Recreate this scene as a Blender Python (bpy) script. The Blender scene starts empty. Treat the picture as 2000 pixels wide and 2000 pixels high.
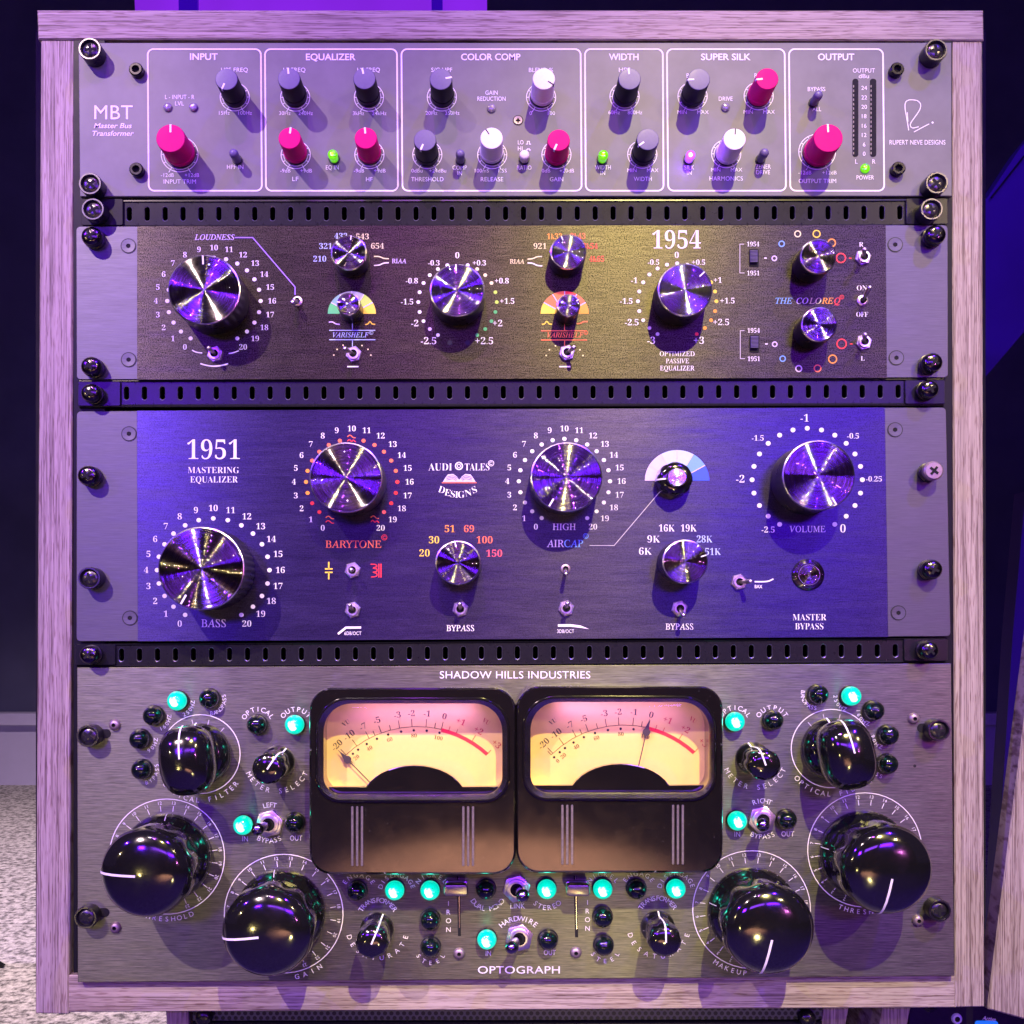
import bpy, bmesh, math, random
from mathutils import Vector
random.seed(7)
SC = bpy.context.scene
COL = SC.collection
S = 0.0002825                 # metres per picture unit in the plane of the front panels
FX, FY, DIST = 960.0, 1195.0, 2000.0   # foot of the camera on the panel plane, camera distance (same units)
rad = math.radians

def U(px, py, h=0.0):
    """a point h units in front of the panel plane"""
    k = 1 - h / DIST
    return Vector(((FX + (px - FX) * k - 1000) * S, -h * S, (1000 - (FY + (py - FY) * k)) * S))

# ------------------------------------------------------------------ camera
cam = bpy.data.cameras.new('camera')
cam.sensor_width = 36; cam.lens = 36 * DIST / 2000
cam.shift_x = (1000 - FX) / 2000; cam.shift_y = (FY - 1000) / 2000
cam.clip_start = 0.02; cam.clip_end = 50
co = bpy.data.objects.new('camera', cam); COL.objects.link(co)
co.location = ((FX - 1000) * S, -DIST * S, (1000 - FY) * S)
co.rotation_euler = (rad(90), 0, 0)
SC.camera = co

# ------------------------------------------------------------------ world, exposure
W = bpy.data.worlds.new('World'); SC.world = W; W.use_nodes = True
bg = W.node_tree.nodes['Background']
bg.inputs[0].default_value = (0.16, 0.09, 0.34, 1); bg.inputs[1].default_value = 0.16
SC.view_settings.view_transform = 'Standard'
SC.view_settings.look = 'None'
SC.view_settings.exposure = 0
SC.view_settings.gamma = 1
SC.view_settings.use_curve_mapping = False
SC.render.engine = 'CYCLES'
SC.cycles.use_denoising = True
SC.cycles.max_bounces = 6
SC.cycles.sample_clamp_indirect = 4

# ------------------------------------------------------------------ stage lamps, and others added for sheen, streaks and floor light
def spot(name, at, aim, power, color, angle=40, blend=0.6, size=0.012, raw=False):
    """at: lamp place in picture units (x, y, distance in front of the panels); aim: point on the panels"""
    l = bpy.data.lights.new(name, 'SPOT'); l.energy = power; l.color = color
    l.spot_size = rad(angle); l.spot_blend = blend; l.shadow_soft_size = size
    o = bpy.data.objects.new(name, l); COL.objects.link(o)
    o.location = ((at[0] - 1000) * S, -at[2] * S, (1000 - at[1]) * S)
    t = Vector(((aim[0] - 1000) * S, -aim[2] * S, (1000 - aim[1]) * S)) if raw else U(*aim)
    o.rotation_euler = (t - Vector(o.location)).to_track_quat('-Z', 'Y').to_euler()
    return o
spot('warm_spot', (2050, -3870, 4950), (1450, 1350), 250, (1.0, 0.83, 0.28), 23, 0.9, 0.010)
spot('amber_spot', (-2550, -3600, 4950), (200, 1050), 195, (0.92, 0.66, 0.70), 21, 0.85, 0.010)
spot('blue_spot', (5300, -7300, 4950), (1300, 1000), 300, (0.10, 0.01, 1.0), 44, 0.8, 0.012)
spot('blue_spot', (-5200, -2600, 4200), (700, 1000), 130, (0.13, 0.01, 1.0), 44, 0.8, 0.012)
def added_area(name, x0, x1, y0, y1, h, aim, power, color):  # area lamps added to lay an indigo sheen on the front plates
    l = bpy.data.lights.new(name, 'AREA'); l.shape = 'RECTANGLE'; l.size = (x1 - x0) * S; l.size_y = (y1 - y0) * S; l.energy = power; l.color = color
    o = bpy.data.objects.new(name, l); COL.objects.link(o); o.location = (((x0 + x1) / 2 - 1000) * S, -h * S, (1000 - (y0 + y1) / 2) * S)
    o.rotation_euler = (U(*aim) - Vector(o.location)).to_track_quat('-Z', 'Y').to_euler()
added_area('indigo_softbox', -1750, -1120, -480, 60, 5000, (500, 1000), 7.5, (0.14, 0.01, 1.0))
added_area('indigo_softbox', -200, 1900, -480, 60, 5000, (1000, 1000), 3.2, (0.28, 0.05, 1.0))
added_area('indigo_softbox', 2250, 3700, -480, 60, 5000, (1500, 1000), 7.5, (0.15, 0.01, 1.0))
spot('violet_spot', (300, -5200, 4800), (700, 150), 100, (0.46, 0.05, 1.0), 26, 0.9, 0.012)
spot('low_amber_spot', (-3600, 600, 3600), (900, 1150), 7, (1.0, 0.72, 0.35), 40, 0.8, 0.008)
spot('white_spot', (-900, -6500, 5200), (900, 1000), 36, (1.0, 0.85, 0.8), 34, 0.8, 0.008)  # this and the next two are weak spots added for knob-cap streaks
spot('magenta_spot', (4600, 900, 5200), (1100, 1000), 7, (1.0, 0.2, 0.9), 34, 0.8, 0.008)
spot('amber_spot', (4300, -1500, 4200), (1100, 900), 22, (1.0, 0.75, 0.35), 36, 0.8, 0.008)
spot('gold_spot', (-1450, 2750, 5000), (300, 1650), 3.4, (1.0, 0.78, 0.26), 40, 0.8, 0.03)  # low lamps added to give the bottom unit a gold sheen
spot('gold_spot', (1520, 2800, 3000), (1200, 1750), 2.6, (1.0, 0.80, 0.30), 40, 0.8, 0.03)
spot('floor_pool', (1500, -2600, 7800), (1060, 3000, 5250), 1500, (1.0, 0.47, 0.27), 26, 0.9, 0.03, True)  # added lamp; its pool on the carpet browns the meter reflections
spot('floor_spot', (-1900, -2800, -2900), (-2300, 2900, -4200), 240, (1.0, 0.78, 0.80), 90, 0.9, 0.03, True)  # lamp added to brighten the carpet and skirting

# ------------------------------------------------------------------ materials
def nt(name):
    m = bpy.data.materials.new(name); m.use_nodes = True
    n = m.node_tree
    return m, n, n.nodes['Principled BSDF']
def c4(c): return (c[0], c[1], c[2], 1)
def mapping(n, scale, coord='Object'):
    tc = n.nodes.new('ShaderNodeTexCoord'); mp = n.nodes.new('ShaderNodeMapping')
    mp.inputs['Scale'].default_value = scale
    n.links.new(tc.outputs[coord], mp.inputs['Vector'])
    return mp.outputs['Vector']
def noise(n, vec, scale=1, detail=3, rough=0.6):
    t = n.nodes.new('ShaderNodeTexNoise'); t.inputs['Scale'].default_value = scale
    t.inputs['Detail'].default_value = detail; t.inputs['Roughness'].default_value = rough
    n.links.new(vec, t.inputs['Vector']); return t.outputs['Fac']
def ramp(n, fac, stops):
    r = n.nodes.new('ShaderNodeValToRGB')
    el = r.color_ramp.elements
    while len(el) < len(stops): el.new(0.5)
    for e, (p, c) in zip(el, stops): e.position = p; e.color = c4(c)
    n.links.new(fac, r.inputs['Fac']); return r.outputs['Color']
def mrange(n, fac, a, b, lo, hi):
    r = n.nodes.new('ShaderNodeMapRange'); r.inputs[1].default_value = a; r.inputs[2].default_value = b
    r.inputs[3].default_value = lo; r.inputs[4].default_value = hi
    n.links.new(fac, r.inputs[0]); return r.outputs[0]
def bump(n, b, fac, strength, dist=0.0002):
    u = n.nodes.new('ShaderNodeBump'); u.inputs['Strength'].default_value = strength; u.inputs['Distance'].default_value = dist
    n.links.new(fac, u.inputs['Height']); n.links.new(u.outputs['Normal'], b.inputs['Normal'])

def plain(name, col, rough=0.5, metal=0.0, var=0.12, grain=600, coat=0.0, spec=0.5, rv=0.04):
    m, n, b = nt(name)
    f = noise(n, mapping(n, (1, 1, 1)), grain, 3)
    lo = tuple(max(0, c * (1 - var)) for c in col); hi = tuple(min(1, c * (1 + var)) for c in col)
    n.links.new(ramp(n, f, [(0.3, lo), (0.7, hi)]), b.inputs['Base Color'])
    n.links.new(mrange(n, noise(n, mapping(n, (1, 1, 1)), grain * 0.15, 3), 0.3, 0.7, max(0, rough - rv), min(1, rough + rv)), b.inputs['Roughness'])
    b.inputs['Metallic'].default_value = metal
    b.inputs['Specular IOR Level'].default_value = spec
    b.inputs['Coat Weight'].default_value = coat; b.inputs['Coat Roughness'].default_value = 0.05
    return m

def dusty(name, col, rough, spec=0.6, coat=0.6, amount=0.75, smudge=0.12):
    """gloss black with smudges and grains of dust"""
    m, n, b = nt(name)
    g = noise(n, mapping(n, (1, 1, 1)), 1500, 2, 0.5); g2 = noise(n, mapping(n, (1, 1, 1)), 90, 3, 0.6)
    n.links.new(ramp(n, g, [(amount, col), (amount + 0.05, (0.16, 0.15, 0.15))]), b.inputs['Base Color'])
    r = mrange(n, g2, 0.42, 0.72, rough, rough + smudge)
    n.links.new(r, b.inputs['Roughness']); n.links.new(mrange(n, g2, 0.42, 0.72, 0.03, 0.03 + smudge), b.inputs['Coat Roughness'])
    b.inputs['Coat Weight'].default_value = coat; b.inputs['Specular IOR Level'].default_value = spec
    return m

def wood(name, along):
    m, n, b = nt(name)
    sc = {'x': (3, 60, 380), 'z': (380, 60, 3)}[along]
    sf = {'x': (16, 60, 1300), 'z': (1300, 60, 16)}[along]
    f1 = noise(n, mapping(n, sc), 1, 6, 0.62)
    f2 = noise(n, mapping(n, sf), 1, 3, 0.6)
    c1 = ramp(n, f1, [(0.34, (0.28, 0.235, 0.185)), (0.46, (0.355, 0.305, 0.24)), (0.57, (0.42, 0.365, 0.29)), (0.72, (0.37, 0.32, 0.255))])
    c2 = ramp(n, f2, [(0.36, (0.36, 0.30, 0.30)), (0.50, (1, 1, 1))])
    mx = n.nodes.new('ShaderNodeMixRGB'); mx.blend_type = 'MULTIPLY'; mx.inputs[0].default_value = 0.85
    n.links.new(c1, mx.inputs[1]); n.links.new(c2, mx.inputs[2])
    sp = {'x': (90, 90, 1500), 'z': (1500, 90, 90)}[along]
    f3 = noise(n, mapping(n, sp), 1, 2, 0.5)
    m2 = n.nodes.new('ShaderNodeMixRGB'); m2.blend_type = 'MULTIPLY'; m2.inputs[0].default_value = 1
    n.links.new(mx.outputs[0], m2.inputs[1]); n.links.new(ramp(n, f3, [(0.35, (0.58, 0.50, 0.49)), (0.46, (1, 1, 1))]), m2.inputs[2])
    n.links.new(m2.outputs[0], b.inputs['Base Color'])
    b.inputs['Roughness'].default_value = 0.55; b.inputs['Specular IOR Level'].default_value = 0.3
    bump(n, b, f3, 0.5, 0.0002)
    return m

def brushed(name, col, rough, aniso, streak=0.5, speck=0.0, metal=1.0, sparkle=900):
    """satin metal brushed along x"""
    m, n, b = nt(name)
    f = noise(n, mapping(n, (75, 1, 2600)), 1, 3, 0.7)
    f2 = noise(n, mapping(n, (22, 1, 260)), 1, 3, 0.6)
    lo = tuple(c * (1 - streak) for c in col); hi = tuple(c * (1 + streak) for c in col)
    c1 = ramp(n, f, [(0.32, lo), (0.68, hi)])
    if speck > 0:
        g = noise(n, mapping(n, (1, 1, 1)), sparkle, 2, 0.7)
        c2 = ramp(n, g, [(0.40, (1 - speck,) * 3), (0.52, (1, 1, 1)), (0.70, (1 + 0.0, 1, 1))])
        mx = n.nodes.new('ShaderNodeMixRGB'); mx.blend_type = 'MULTIPLY'; mx.inputs[0].default_value = 1
        n.links.new(c1, mx.inputs[1]); n.links.new(c2, mx.inputs[2]); c1 = mx.outputs[0]
        bump(n, b, g, 0.5 * speck, 0.00003)
    else:
        bump(n, b, f, 0.3, 0.000012)
    n.links.new(c1, b.inputs['Base Color'])
    n.links.new(mrange(n, f2, 0.3, 0.7, rough - 0.035, rough + 0.035), b.inputs['Roughness'])
    b.inputs['Metallic'].default_value = metal
    b.inputs['Anisotropic'].default_value = aniso
    cx = n.nodes.new('ShaderNodeCombineXYZ'); cx.inputs[2].default_value = 1
    n.links.new(cx.outputs[0], b.inputs['Tangent'])
    return m

def turned(name, col, rough=0.07, slope=1.5, groove=26000):
    """metal turned on a lathe: fine concentric grooves about the local y axis, as tilted facets"""
    m, n, b = nt(name)
    L = n.links.new
    def vm(op, a, bb=None, sc=None):
        t = n.nodes.new('ShaderNodeVectorMath'); t.operation = op; L(a, t.inputs[0])
        if bb is not None: L(bb, t.inputs[1])
        if sc is not None: L(sc, t.inputs['Scale'])
        return t
    tc = n.nodes.new('ShaderNodeTexCoord')
    sp = n.nodes.new('ShaderNodeSeparateXYZ'); L(tc.outputs['Object'], sp.inputs[0])
    cb = n.nodes.new('ShaderNodeCombineXYZ'); L(sp.outputs[0], cb.inputs[0]); L(sp.outputs[2], cb.inputs[2])
    vt = n.nodes.new('ShaderNodeVectorTransform'); vt.vector_type = 'VECTOR'; vt.convert_from = 'OBJECT'; vt.convert_to = 'WORLD'
    L(cb.outputs[0], vt.inputs[0])
    radial = vm('NORMALIZE', vt.outputs[0]).outputs[0]
    ln = vm('LENGTH', cb.outputs[0]).outputs['Value']
    oi = n.nodes.new('ShaderNodeObjectInfo')
    cv = n.nodes.new('ShaderNodeCombineXYZ'); L(ln, cv.inputs[0]); L(oi.outputs['Random'], cv.inputs[1])
    f = noise(n, cv.outputs[0], groove, 1, 0.5)
    s1 = mrange(n, f, 0.27, 0.73, -slope / 2, slope / 2)
    geo = n.nodes.new('ShaderNodeNewGeometry')
    tilt = vm('SCALE', radial, None, s1).outputs[0]
    nn = vm('NORMALIZE', vm('ADD', geo.outputs['Normal'], tilt).outputs[0]).outputs[0]
    L(nn, b.inputs['Normal'])
    f2 = noise(n, cv.outputs[0], groove * 0.2, 3, 0.6); f3 = noise(n, tc.outputs['Object'], 160, 3, 0.6)
    lo = tuple(c * 0.65 for c in col); hi = tuple(min(1, c * 1.4) for c in col)
    L(ramp(n, f2, [(0.35, lo), (0.65, hi)]), b.inputs['Base Color'])
    L(mrange(n, f3, 0.45, 0.75, rough, rough + 0.05), b.inputs['Roughness'])
    b.inputs['Metallic'].default_value = 1
    return m

def lit(name, centre, edge, strength, r, coat=1.0):
    """a lamp lens that glows, its filament brightest on the axis"""
    m, n, b = nt(name)
    tc = n.nodes.new('ShaderNodeTexCoord')
    sp = n.nodes.new('ShaderNodeSeparateXYZ'); n.links.new(tc.outputs['Object'], sp.inputs[0])
    cb = n.nodes.new('ShaderNodeCombineXYZ'); n.links.new(sp.outputs[0], cb.inputs[0]); n.links.new(sp.outputs[2], cb.inputs[2])
    ns = n.nodes.new('ShaderNodeTexNoise'); ns.inputs['Scale'].default_value = 260; n.links.new(tc.outputs['Object'], ns.inputs['Vector'])
    ln = n.nodes.new('ShaderNodeVectorMath'); ln.operation = 'LENGTH'; n.links.new(cb.outputs[0], ln.inputs[0])
    ad = n.nodes.new('ShaderNodeMath'); ad.operation = 'MULTIPLY_ADD'; ad.inputs[1].default_value = 1 / (r * S); n.links.new(ln.outputs['Value'], ad.inputs[0])
    n.links.new(mrange(n, ns.outputs['Fac'], 0.3, 0.7, -0.22, 0.22), ad.inputs[2])
    col = ramp(n, ad.outputs[0], [(0.26, centre), (0.40, edge), (0.95, tuple(c * 0.75 for c in edge))])
    n.links.new(col, b.inputs['Emission Color']); b.inputs['Emission Strength'].default_value = strength
    b.inputs['Base Color'].default_value = c4(tuple(c * 0.3 for c in edge))
    b.inputs['Roughness'].default_value = 0.12; b.inputs['Coat Weight'].default_value = coat
    return m

M = {}
M['wood_x'] = wood('ash_laminate_horizontal', 'x')
M['wood_z'] = wood('ash_laminate_vertical', 'z')
M['black_steel'] = plain('black_steel', (0.010, 0.010, 0.012), 0.28, 0.0, 0.2, 900, 0, 0.3, 0.012)
M['void'] = plain('black_felt', (0.004, 0.004, 0.005), 0.9, 0, 0.1)
M['grey_plate'] = plain('olive_grey_powder_coat', (0.128, 0.131, 0.132), 0.46, 0.0, 0.13, 55)
M['ear'] = brushed('grey_anodised', (0.105, 0.10, 0.125), 0.46, 0.55, 0.16, 0, 0.8)
M['gold_black'] = brushed('speckled_black_anodised', (0.075, 0.067, 0.046), 0.36, 0.74, 0.5, 0.9, 0.95, 1700)  # warm gold light is tinted into this black plate's colour
M['blue_black'] = brushed('black_anodised', (0.065, 0.052, 0.125), 0.33, 0.78, 0.3, 0.35, 0.95, 1500)  # reflected indigo light is tinted into the black base colour
M['steel_plate'] = brushed('brushed_black_steel', (0.172, 0.176, 0.128), 0.40, 0.76, 0.5, 0, 0.95)
M['white'] = plain('white_print', (0.82, 0.80, 0.80), 0.6, 0, 0.03)
M['silver'] = plain('silver_print', (0.50, 0.48, 0.50), 0.5, 0, 0.05)
M['thin'] = plain('engraved_pale_print', (0.62, 0.58, 0.60), 0.6, 0, 0.05)
for k, c in dict(yellow=(0.85, 0.62, 0.05), paleyellow=(0.75, 0.70, 0.35), lime=(0.42, 0.62, 0.08), green=(0.08, 0.50, 0.16), teal=(0.18, 0.38, 0.36),
                 greyfan=(0.32, 0.32, 0.38), orange=(0.90, 0.33, 0.03), orangered=(0.85, 0.17, 0.06), red=(0.85, 0.035, 0.04), pink=(0.85, 0.10, 0.14), blue=(0.04, 0.10, 0.75),
                 sky=(0.16, 0.36, 0.80), lilac=(0.62, 0.52, 0.80), violet=(0.35, 0.22, 0.85), paleblue=(0.45, 0.58, 0.78), black=(0.012, 0.012, 0.012), darkred=(0.55, 0.03, 0.03)).items():
    M[k] = plain(k + '_print', c, 0.55, 0, 0.04)
M['black_metal'] = plain('black_anodised_knob', (0.012, 0.012, 0.014), 0.30, 0.0, 0.2, 900)
M['cap'] = turned('turned_black_aluminium', (0.21, 0.205, 0.20))
M['rim'] = plain('bright_chamfer', (0.75, 0.72, 0.72), 0.25, 1.0, 0.1)
M['pinkcap'] = turned('turned_bright_aluminium', (0.80, 0.74, 0.78), 0.25, 0.8)
M['charcoal'] = plain('slate_knob', (0.115, 0.095, 0.20), 0.42, 0, 0.06)
M['charcoal_side'] = plain('dark_knob_side', (0.007, 0.007, 0.010), 0.45, 0, 0.1, 600, 0, 0.2)
M['magenta'] = plain('raspberry_knob', (0.62, 0.001, 0.15), 0.55, 0, 0.03, 600, 0, 0.12)
M['whiteknob'] = plain('white_knob', (0.74, 0.70, 0.70), 0.42, 0, 0.03)
M['chrome'] = plain('nickel', (0.85, 0.76, 0.76), 0.34, 1.0, 0.08)
M['darkchrome'] = plain('smoked_nickel', (0.28, 0.27, 0.28), 0.16, 1.0, 0.1)
M['blackscrew'] = plain('black_zinc', (0.05, 0.048, 0.05), 0.25, 0.9, 0.2)
M['screwhead'] = plain('zinc_screw_head', (0.10, 0.095, 0.10), 0.28, 0.9, 0.2)
M['dscrew'] = plain('black_nickel_screw', (0.11, 0.105, 0.11), 0.2, 1.0, 0.2)
M['nickelcap'] = plain('worn_nickel_cap', (0.50, 0.47, 0.40), 0.3, 1, .1)
M['blackchrome'] = plain('black_chrome', (0.30, 0.28, 0.30), 0.2, 1, .1)
M['ringmetal'] = plain('dark_ring', (0.15, 0.145, 0.15), 0.3, 1, .1)
M['rivet'] = plain('dull_nickel', (0.34, 0.27, 0.27), 0.45, 0.7, 0.1)
M['gloss'] = dusty('black_bakelite', (0.006, 0.006, 0.006), 0.09, 0.8, 0.9)
M['gloss_meter'] = dusty('black_gloss_moulding', (0.007, 0.006, 0.006), 0.09, 0.9, 1.0, 0.74, 0.05)
M['jewel'] = plain('dark_jewel', (0.003, 0.007, 0.006), 0.05, 0, 0.2, 300, 1.0)
M['teal_lit'] = lit('teal_lamp', (1.0, 1.0, 1.0), (0.0, 0.70, 0.49), 1.5, 20)
M['green_lit'] = lit('green_lamp', (0.75, 1.0, 0.02), (0.16, 0.72, 0.0), 1.3, 9.5)
M['white_lit'] = lit('white_lamp', (1.0, 0.95, 1.0), (0.30, 0.06, 1.0), 3.2, 9.5)
M['clear_led'] = plain('clear_lens', (0.30, 0.28, 0.32), 0.10, 0.3, 0.2, 400, 1.0)
M['dial'] = plain('cream_dial', (0.80, 0.60, 0.15), 0.65, 0, 0.02, 300)
M['dust'] = plain('dust', (0.5, 0.47, 0.45), 0.9, 0, 0.1)

M['segment'] = plain('unlit_segment', (0.22, 0.20, 0.18), 0.3, 0, .2)
M['rimdark'] = plain('worn_edge', (0.16, 0.16, 0.20), 0.3, 0.6, 0.3, 500)  # paler blue-grey than the slotted face
M['rib'] = plain('brushed_rib', (0.22, 0.20, 0.21), 0.35, .6, .2)
M['needle'] = plain('needle_brown', (0.05, 0.035, 0.035), 0.5, 0, .1)

def glass_mat():
    m = bpy.data.materials.new('window_glass'); m.use_nodes = True; n = m.node_tree; n.nodes.clear()
    o = n.nodes.new('ShaderNodeOutputMaterial'); mx = n.nodes.new('ShaderNodeMixShader')
    t = n.nodes.new('ShaderNodeBsdfTransparent'); g = n.nodes.new('ShaderNodeBsdfGlossy'); g.inputs['Roughness'].default_value = 0.04
    f = n.nodes.new('ShaderNodeFresnel'); f.inputs['IOR'].default_value = 1.35
    n.links.new(f.outputs[0], mx.inputs[0]); n.links.new(t.outputs[0], mx.inputs[1]); n.links.new(g.outputs[0], mx.inputs[2])
    n.links.new(mx.outputs[0], o.inputs[0]); return m
M['glass'] = glass_mat()

# ------------------------------------------------------------------ mesh helpers
class MB:
    def __init__(self): self.v = []; self.f = []; self.mi = []; self.sm = []; self.mats = []
    def slot(self, m):
        if m not in self.mats: self.mats.append(m)
        return self.mats.index(m)
    def add(self, vs, fs, m, smooth=False):
        o = len(self.v); self.v += [tuple(p) for p in vs]; k = self.slot(m)
        for f in fs: self.f.append([i + o for i in f]); self.mi.append(k); self.sm.append(smooth)
    def mesh(self, name, org=(0, 0, 0)):
        me = bpy.data.meshes.new(name); o = Vector(org)
        me.from_pydata([Vector(p) - o for p in self.v], [], self.f)
        for m in self.mats: me.materials.append(M[m])
        for p, k, s in zip(me.polygons, self.mi, self.sm): p.material_index = k; p.use_smooth = s
        me.set_sharp_from_angle(angle=rad(38))
        return me

def fluted(r, h, a, fl):
    if not fl or not fl[2] <= h <= fl[3]: return r
    t = math.sin(math.pi * (h - fl[2]) / (fl[3] - fl[2])) ** 0.6 if len(fl) < 5 else 1
    return r - fl[1] * t * (0.5 - 0.5 * math.cos(fl[0] * a)) ** 1.5

def lathe(mb, prof, m, seg=32, flute=None, smooth=True, ph=0.0, close=True):
    """profile of (radius, height) turned about the local y axis, in picture units"""
    vs, fs = [], []
    for r, h in prof:
        for i in range(seg):
            a = 2 * math.pi * (i / seg) + ph; rr = fluted(r, h, a, flute)
            vs.append((rr * math.sin(a) * S, -h * S, rr * math.cos(a) * S))
    for j in range(len(prof) - 1):
        for i in range(seg):
            k = (i + 1) % seg
            fs.append((j * seg + i, j * seg + k, (j + 1) * seg + k, (j + 1) * seg + i))
    if close and prof[-1][0] > 0.01: fs.append([(len(prof) - 1) * seg + i for i in range(seg)])
    mb.add(vs, fs, m, smooth)

def inset(poly, d):
    n = len(poly); out = []
    ar = sum(poly[i][0] * poly[(i + 1) % n][1] - poly[(i + 1) % n][0] * poly[i][1] for i in range(n))
    sg = 1 if ar > 0 else -1
    for i in range(n):
        p0, p1, p2 = Vector(poly[i - 1]), Vector(poly[i]), Vector(poly[(i + 1) % n])
        a = (p1 - p0).normalized(); b = (p2 - p1).normalized()
        na = Vector((-a.y, a.x)) * sg; nb = Vector((-b.y, b.x)) * sg
        q = (na + nb); q = q / max(0.3, q.dot(na)) if q.length > 1e-6 else na
        out.append(tuple(p1 + q * d))
    return out

def prism(mb, poly, hf, hb, m, ch=0.0, smooth=False):
    """outline as seen at its front height hf, run straight back to hb"""
    n = len(poly)
    fr = inset(poly, ch) if ch else poly
    A = [U(x, y, hf) for x, y in fr]
    B = [U(x, y, hf) for x, y in poly]
    B = [Vector((p.x, -(hf - ch) * S, p.z)) for p in B]
    Cc = [Vector((p.x, -hb * S, p.z)) for p in B]
    vs = A + B + Cc
    fs = [list(range(n))]
    for i in range(n):
        k = (i + 1) % n
        if ch: fs.append((i, k, n + k, n + i))
        fs.append((n + i, n + k, 2 * n + k, 2 * n + i))
    fs.append([2 * n + i for i in range(n)][::-1])
    mb.add(vs, fs, m, smooth)

def rrect(x0, y0, x1, y1, r, n=6):
    if not isinstance(r, (tuple, list)): r = (r, r, r, r)
    out = []
    for (cx, cy, a0, rr) in ((x1 - r[0], y0 + r[0], 0, r[0]), (x1 - r[1], y1 - r[1], 90, r[1]), (x0 + r[2], y1 - r[2], 180, r[2]), (x0 + r[3], y0 + r[3], 270, r[3])):
        for i in range(n + 1):
            a = rad(a0 + 90 * i / n); out.append((cx + rr * math.sin(a), cy - rr * math.cos(a)))
    return out

def loops(mb, rings, m, smooth=False, cap=False):
    n = len(rings[0]); vs = [p for r in rings for p in r]; fs = []
    for j in range(len(rings) - 1):
        for i in range(n):
            k = (i + 1) % n; fs.append((j * n + i, j * n + k, (j + 1) * n + k, (j + 1) * n + i))
    if cap: fs.append([(len(rings) - 1) * n + i for i in range(n)])
    mb.add(vs, fs, m, smooth)

def rod(mb, p0, p1, r0, r1, m, seg=14, ball=True):
    p0, p1 = Vector(p0), Vector(p1); d = (p1 - p0); L = d.length; d.normalize()
    u = d.orthogonal().normalized(); w = d.cross(u)
    prof = [(0, r0), (L, r1)]
    if ball: prof += [(L + r1 * S * math.sin(rad(a)), r1 * math.cos(rad(a))) for a in (25, 50, 75, 88)]
    vs, fs = [], []
    for t, r in prof:
        for i in range(seg):
            a = 2 * math.pi * i / seg
            vs.append(p0 + d * t + (u * math.cos(a) + w * math.sin(a)) * r * S)
    for j in range(len(prof) - 1):
        for i in range(seg):
            k = (i + 1) % seg; fs.append((j * seg + i, j * seg + k, (j + 1) * seg + k, (j + 1) * seg + i))
    fs.append([(len(prof) - 1) * seg + i for i in range(seg)])
    mb.add(vs, fs, m, True)

def ball(mb, c, r, m, seg=18):
    c = Vector(c); vs, fs = [], []
    R = seg // 2
    for j in range(R + 1):
        t = math.pi * j / R
        for i in range(seg):
            a = 2 * math.pi * i / seg
            vs.append(c + Vector((math.sin(t) * math.cos(a), -math.cos(t), math.sin(t) * math.sin(a))) * r * S)
    for j in range(R):
        for i in range(seg):
            k = (i + 1) % seg; fs.append((j * seg + i, j * seg + k, (j + 1) * seg + k, (j + 1) * seg + i))
    mb.add(vs, fs, m, True)

# ------------------------------------------------------------------ objects
def empty(name, loc, label, cat, group=None):
    o = bpy.data.objects.new(name, None); COL.objects.link(o); o.location = loc
    o.empty_display_size = 0.02
    o['label'] = label; o['category'] = cat
    if group: o['group'] = group
    return o
def wloc(o):
    v = Vector((0, 0, 0))
    while o: v = v + Vector(o.location); o = o.parent
    return v
def part(name, mesh, parent=None, at=None, scale=None, label=None):
    """link a mesh as one object; 'at' is its world origin"""
    o = bpy.data.objects.new(name, mesh); COL.objects.link(o)
    if parent is not None: o.parent = parent
    at = Vector(at) if at is not None else (wloc(parent) if parent else Vector((0, 0, 0)))
    o.location = at - (wloc(parent) if parent else Vector((0, 0, 0)))
    if scale: o.scale = scale
    if label: o['label'] = label
    return o
def sub(name, mesh, parent, label=None):
    o = bpy.data.objects.new(name, mesh); COL.objects.link(o); o.parent = parent
    if label: o['label'] = label
    return o
def build(name, mb, parent, label=None):
    org = wloc(parent) if parent else (0, 0, 0)
    return part(name, mb.mesh(name, org), parent, org, label=label)
def setting(name, mb, kind='structure'):
    o = bpy.data.objects.new(name, mb.mesh(name)); COL.objects.link(o); o['kind'] = kind; return o
CACHE = {}
def cached(key, fn):
    if key not in CACHE:
        mb = MB(); fn(mb); CACHE[key] = mb.mesh(key[0] if isinstance(key, tuple) else key)
    return CACHE[key]
SQ = (1, 1, 0.965)

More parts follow.
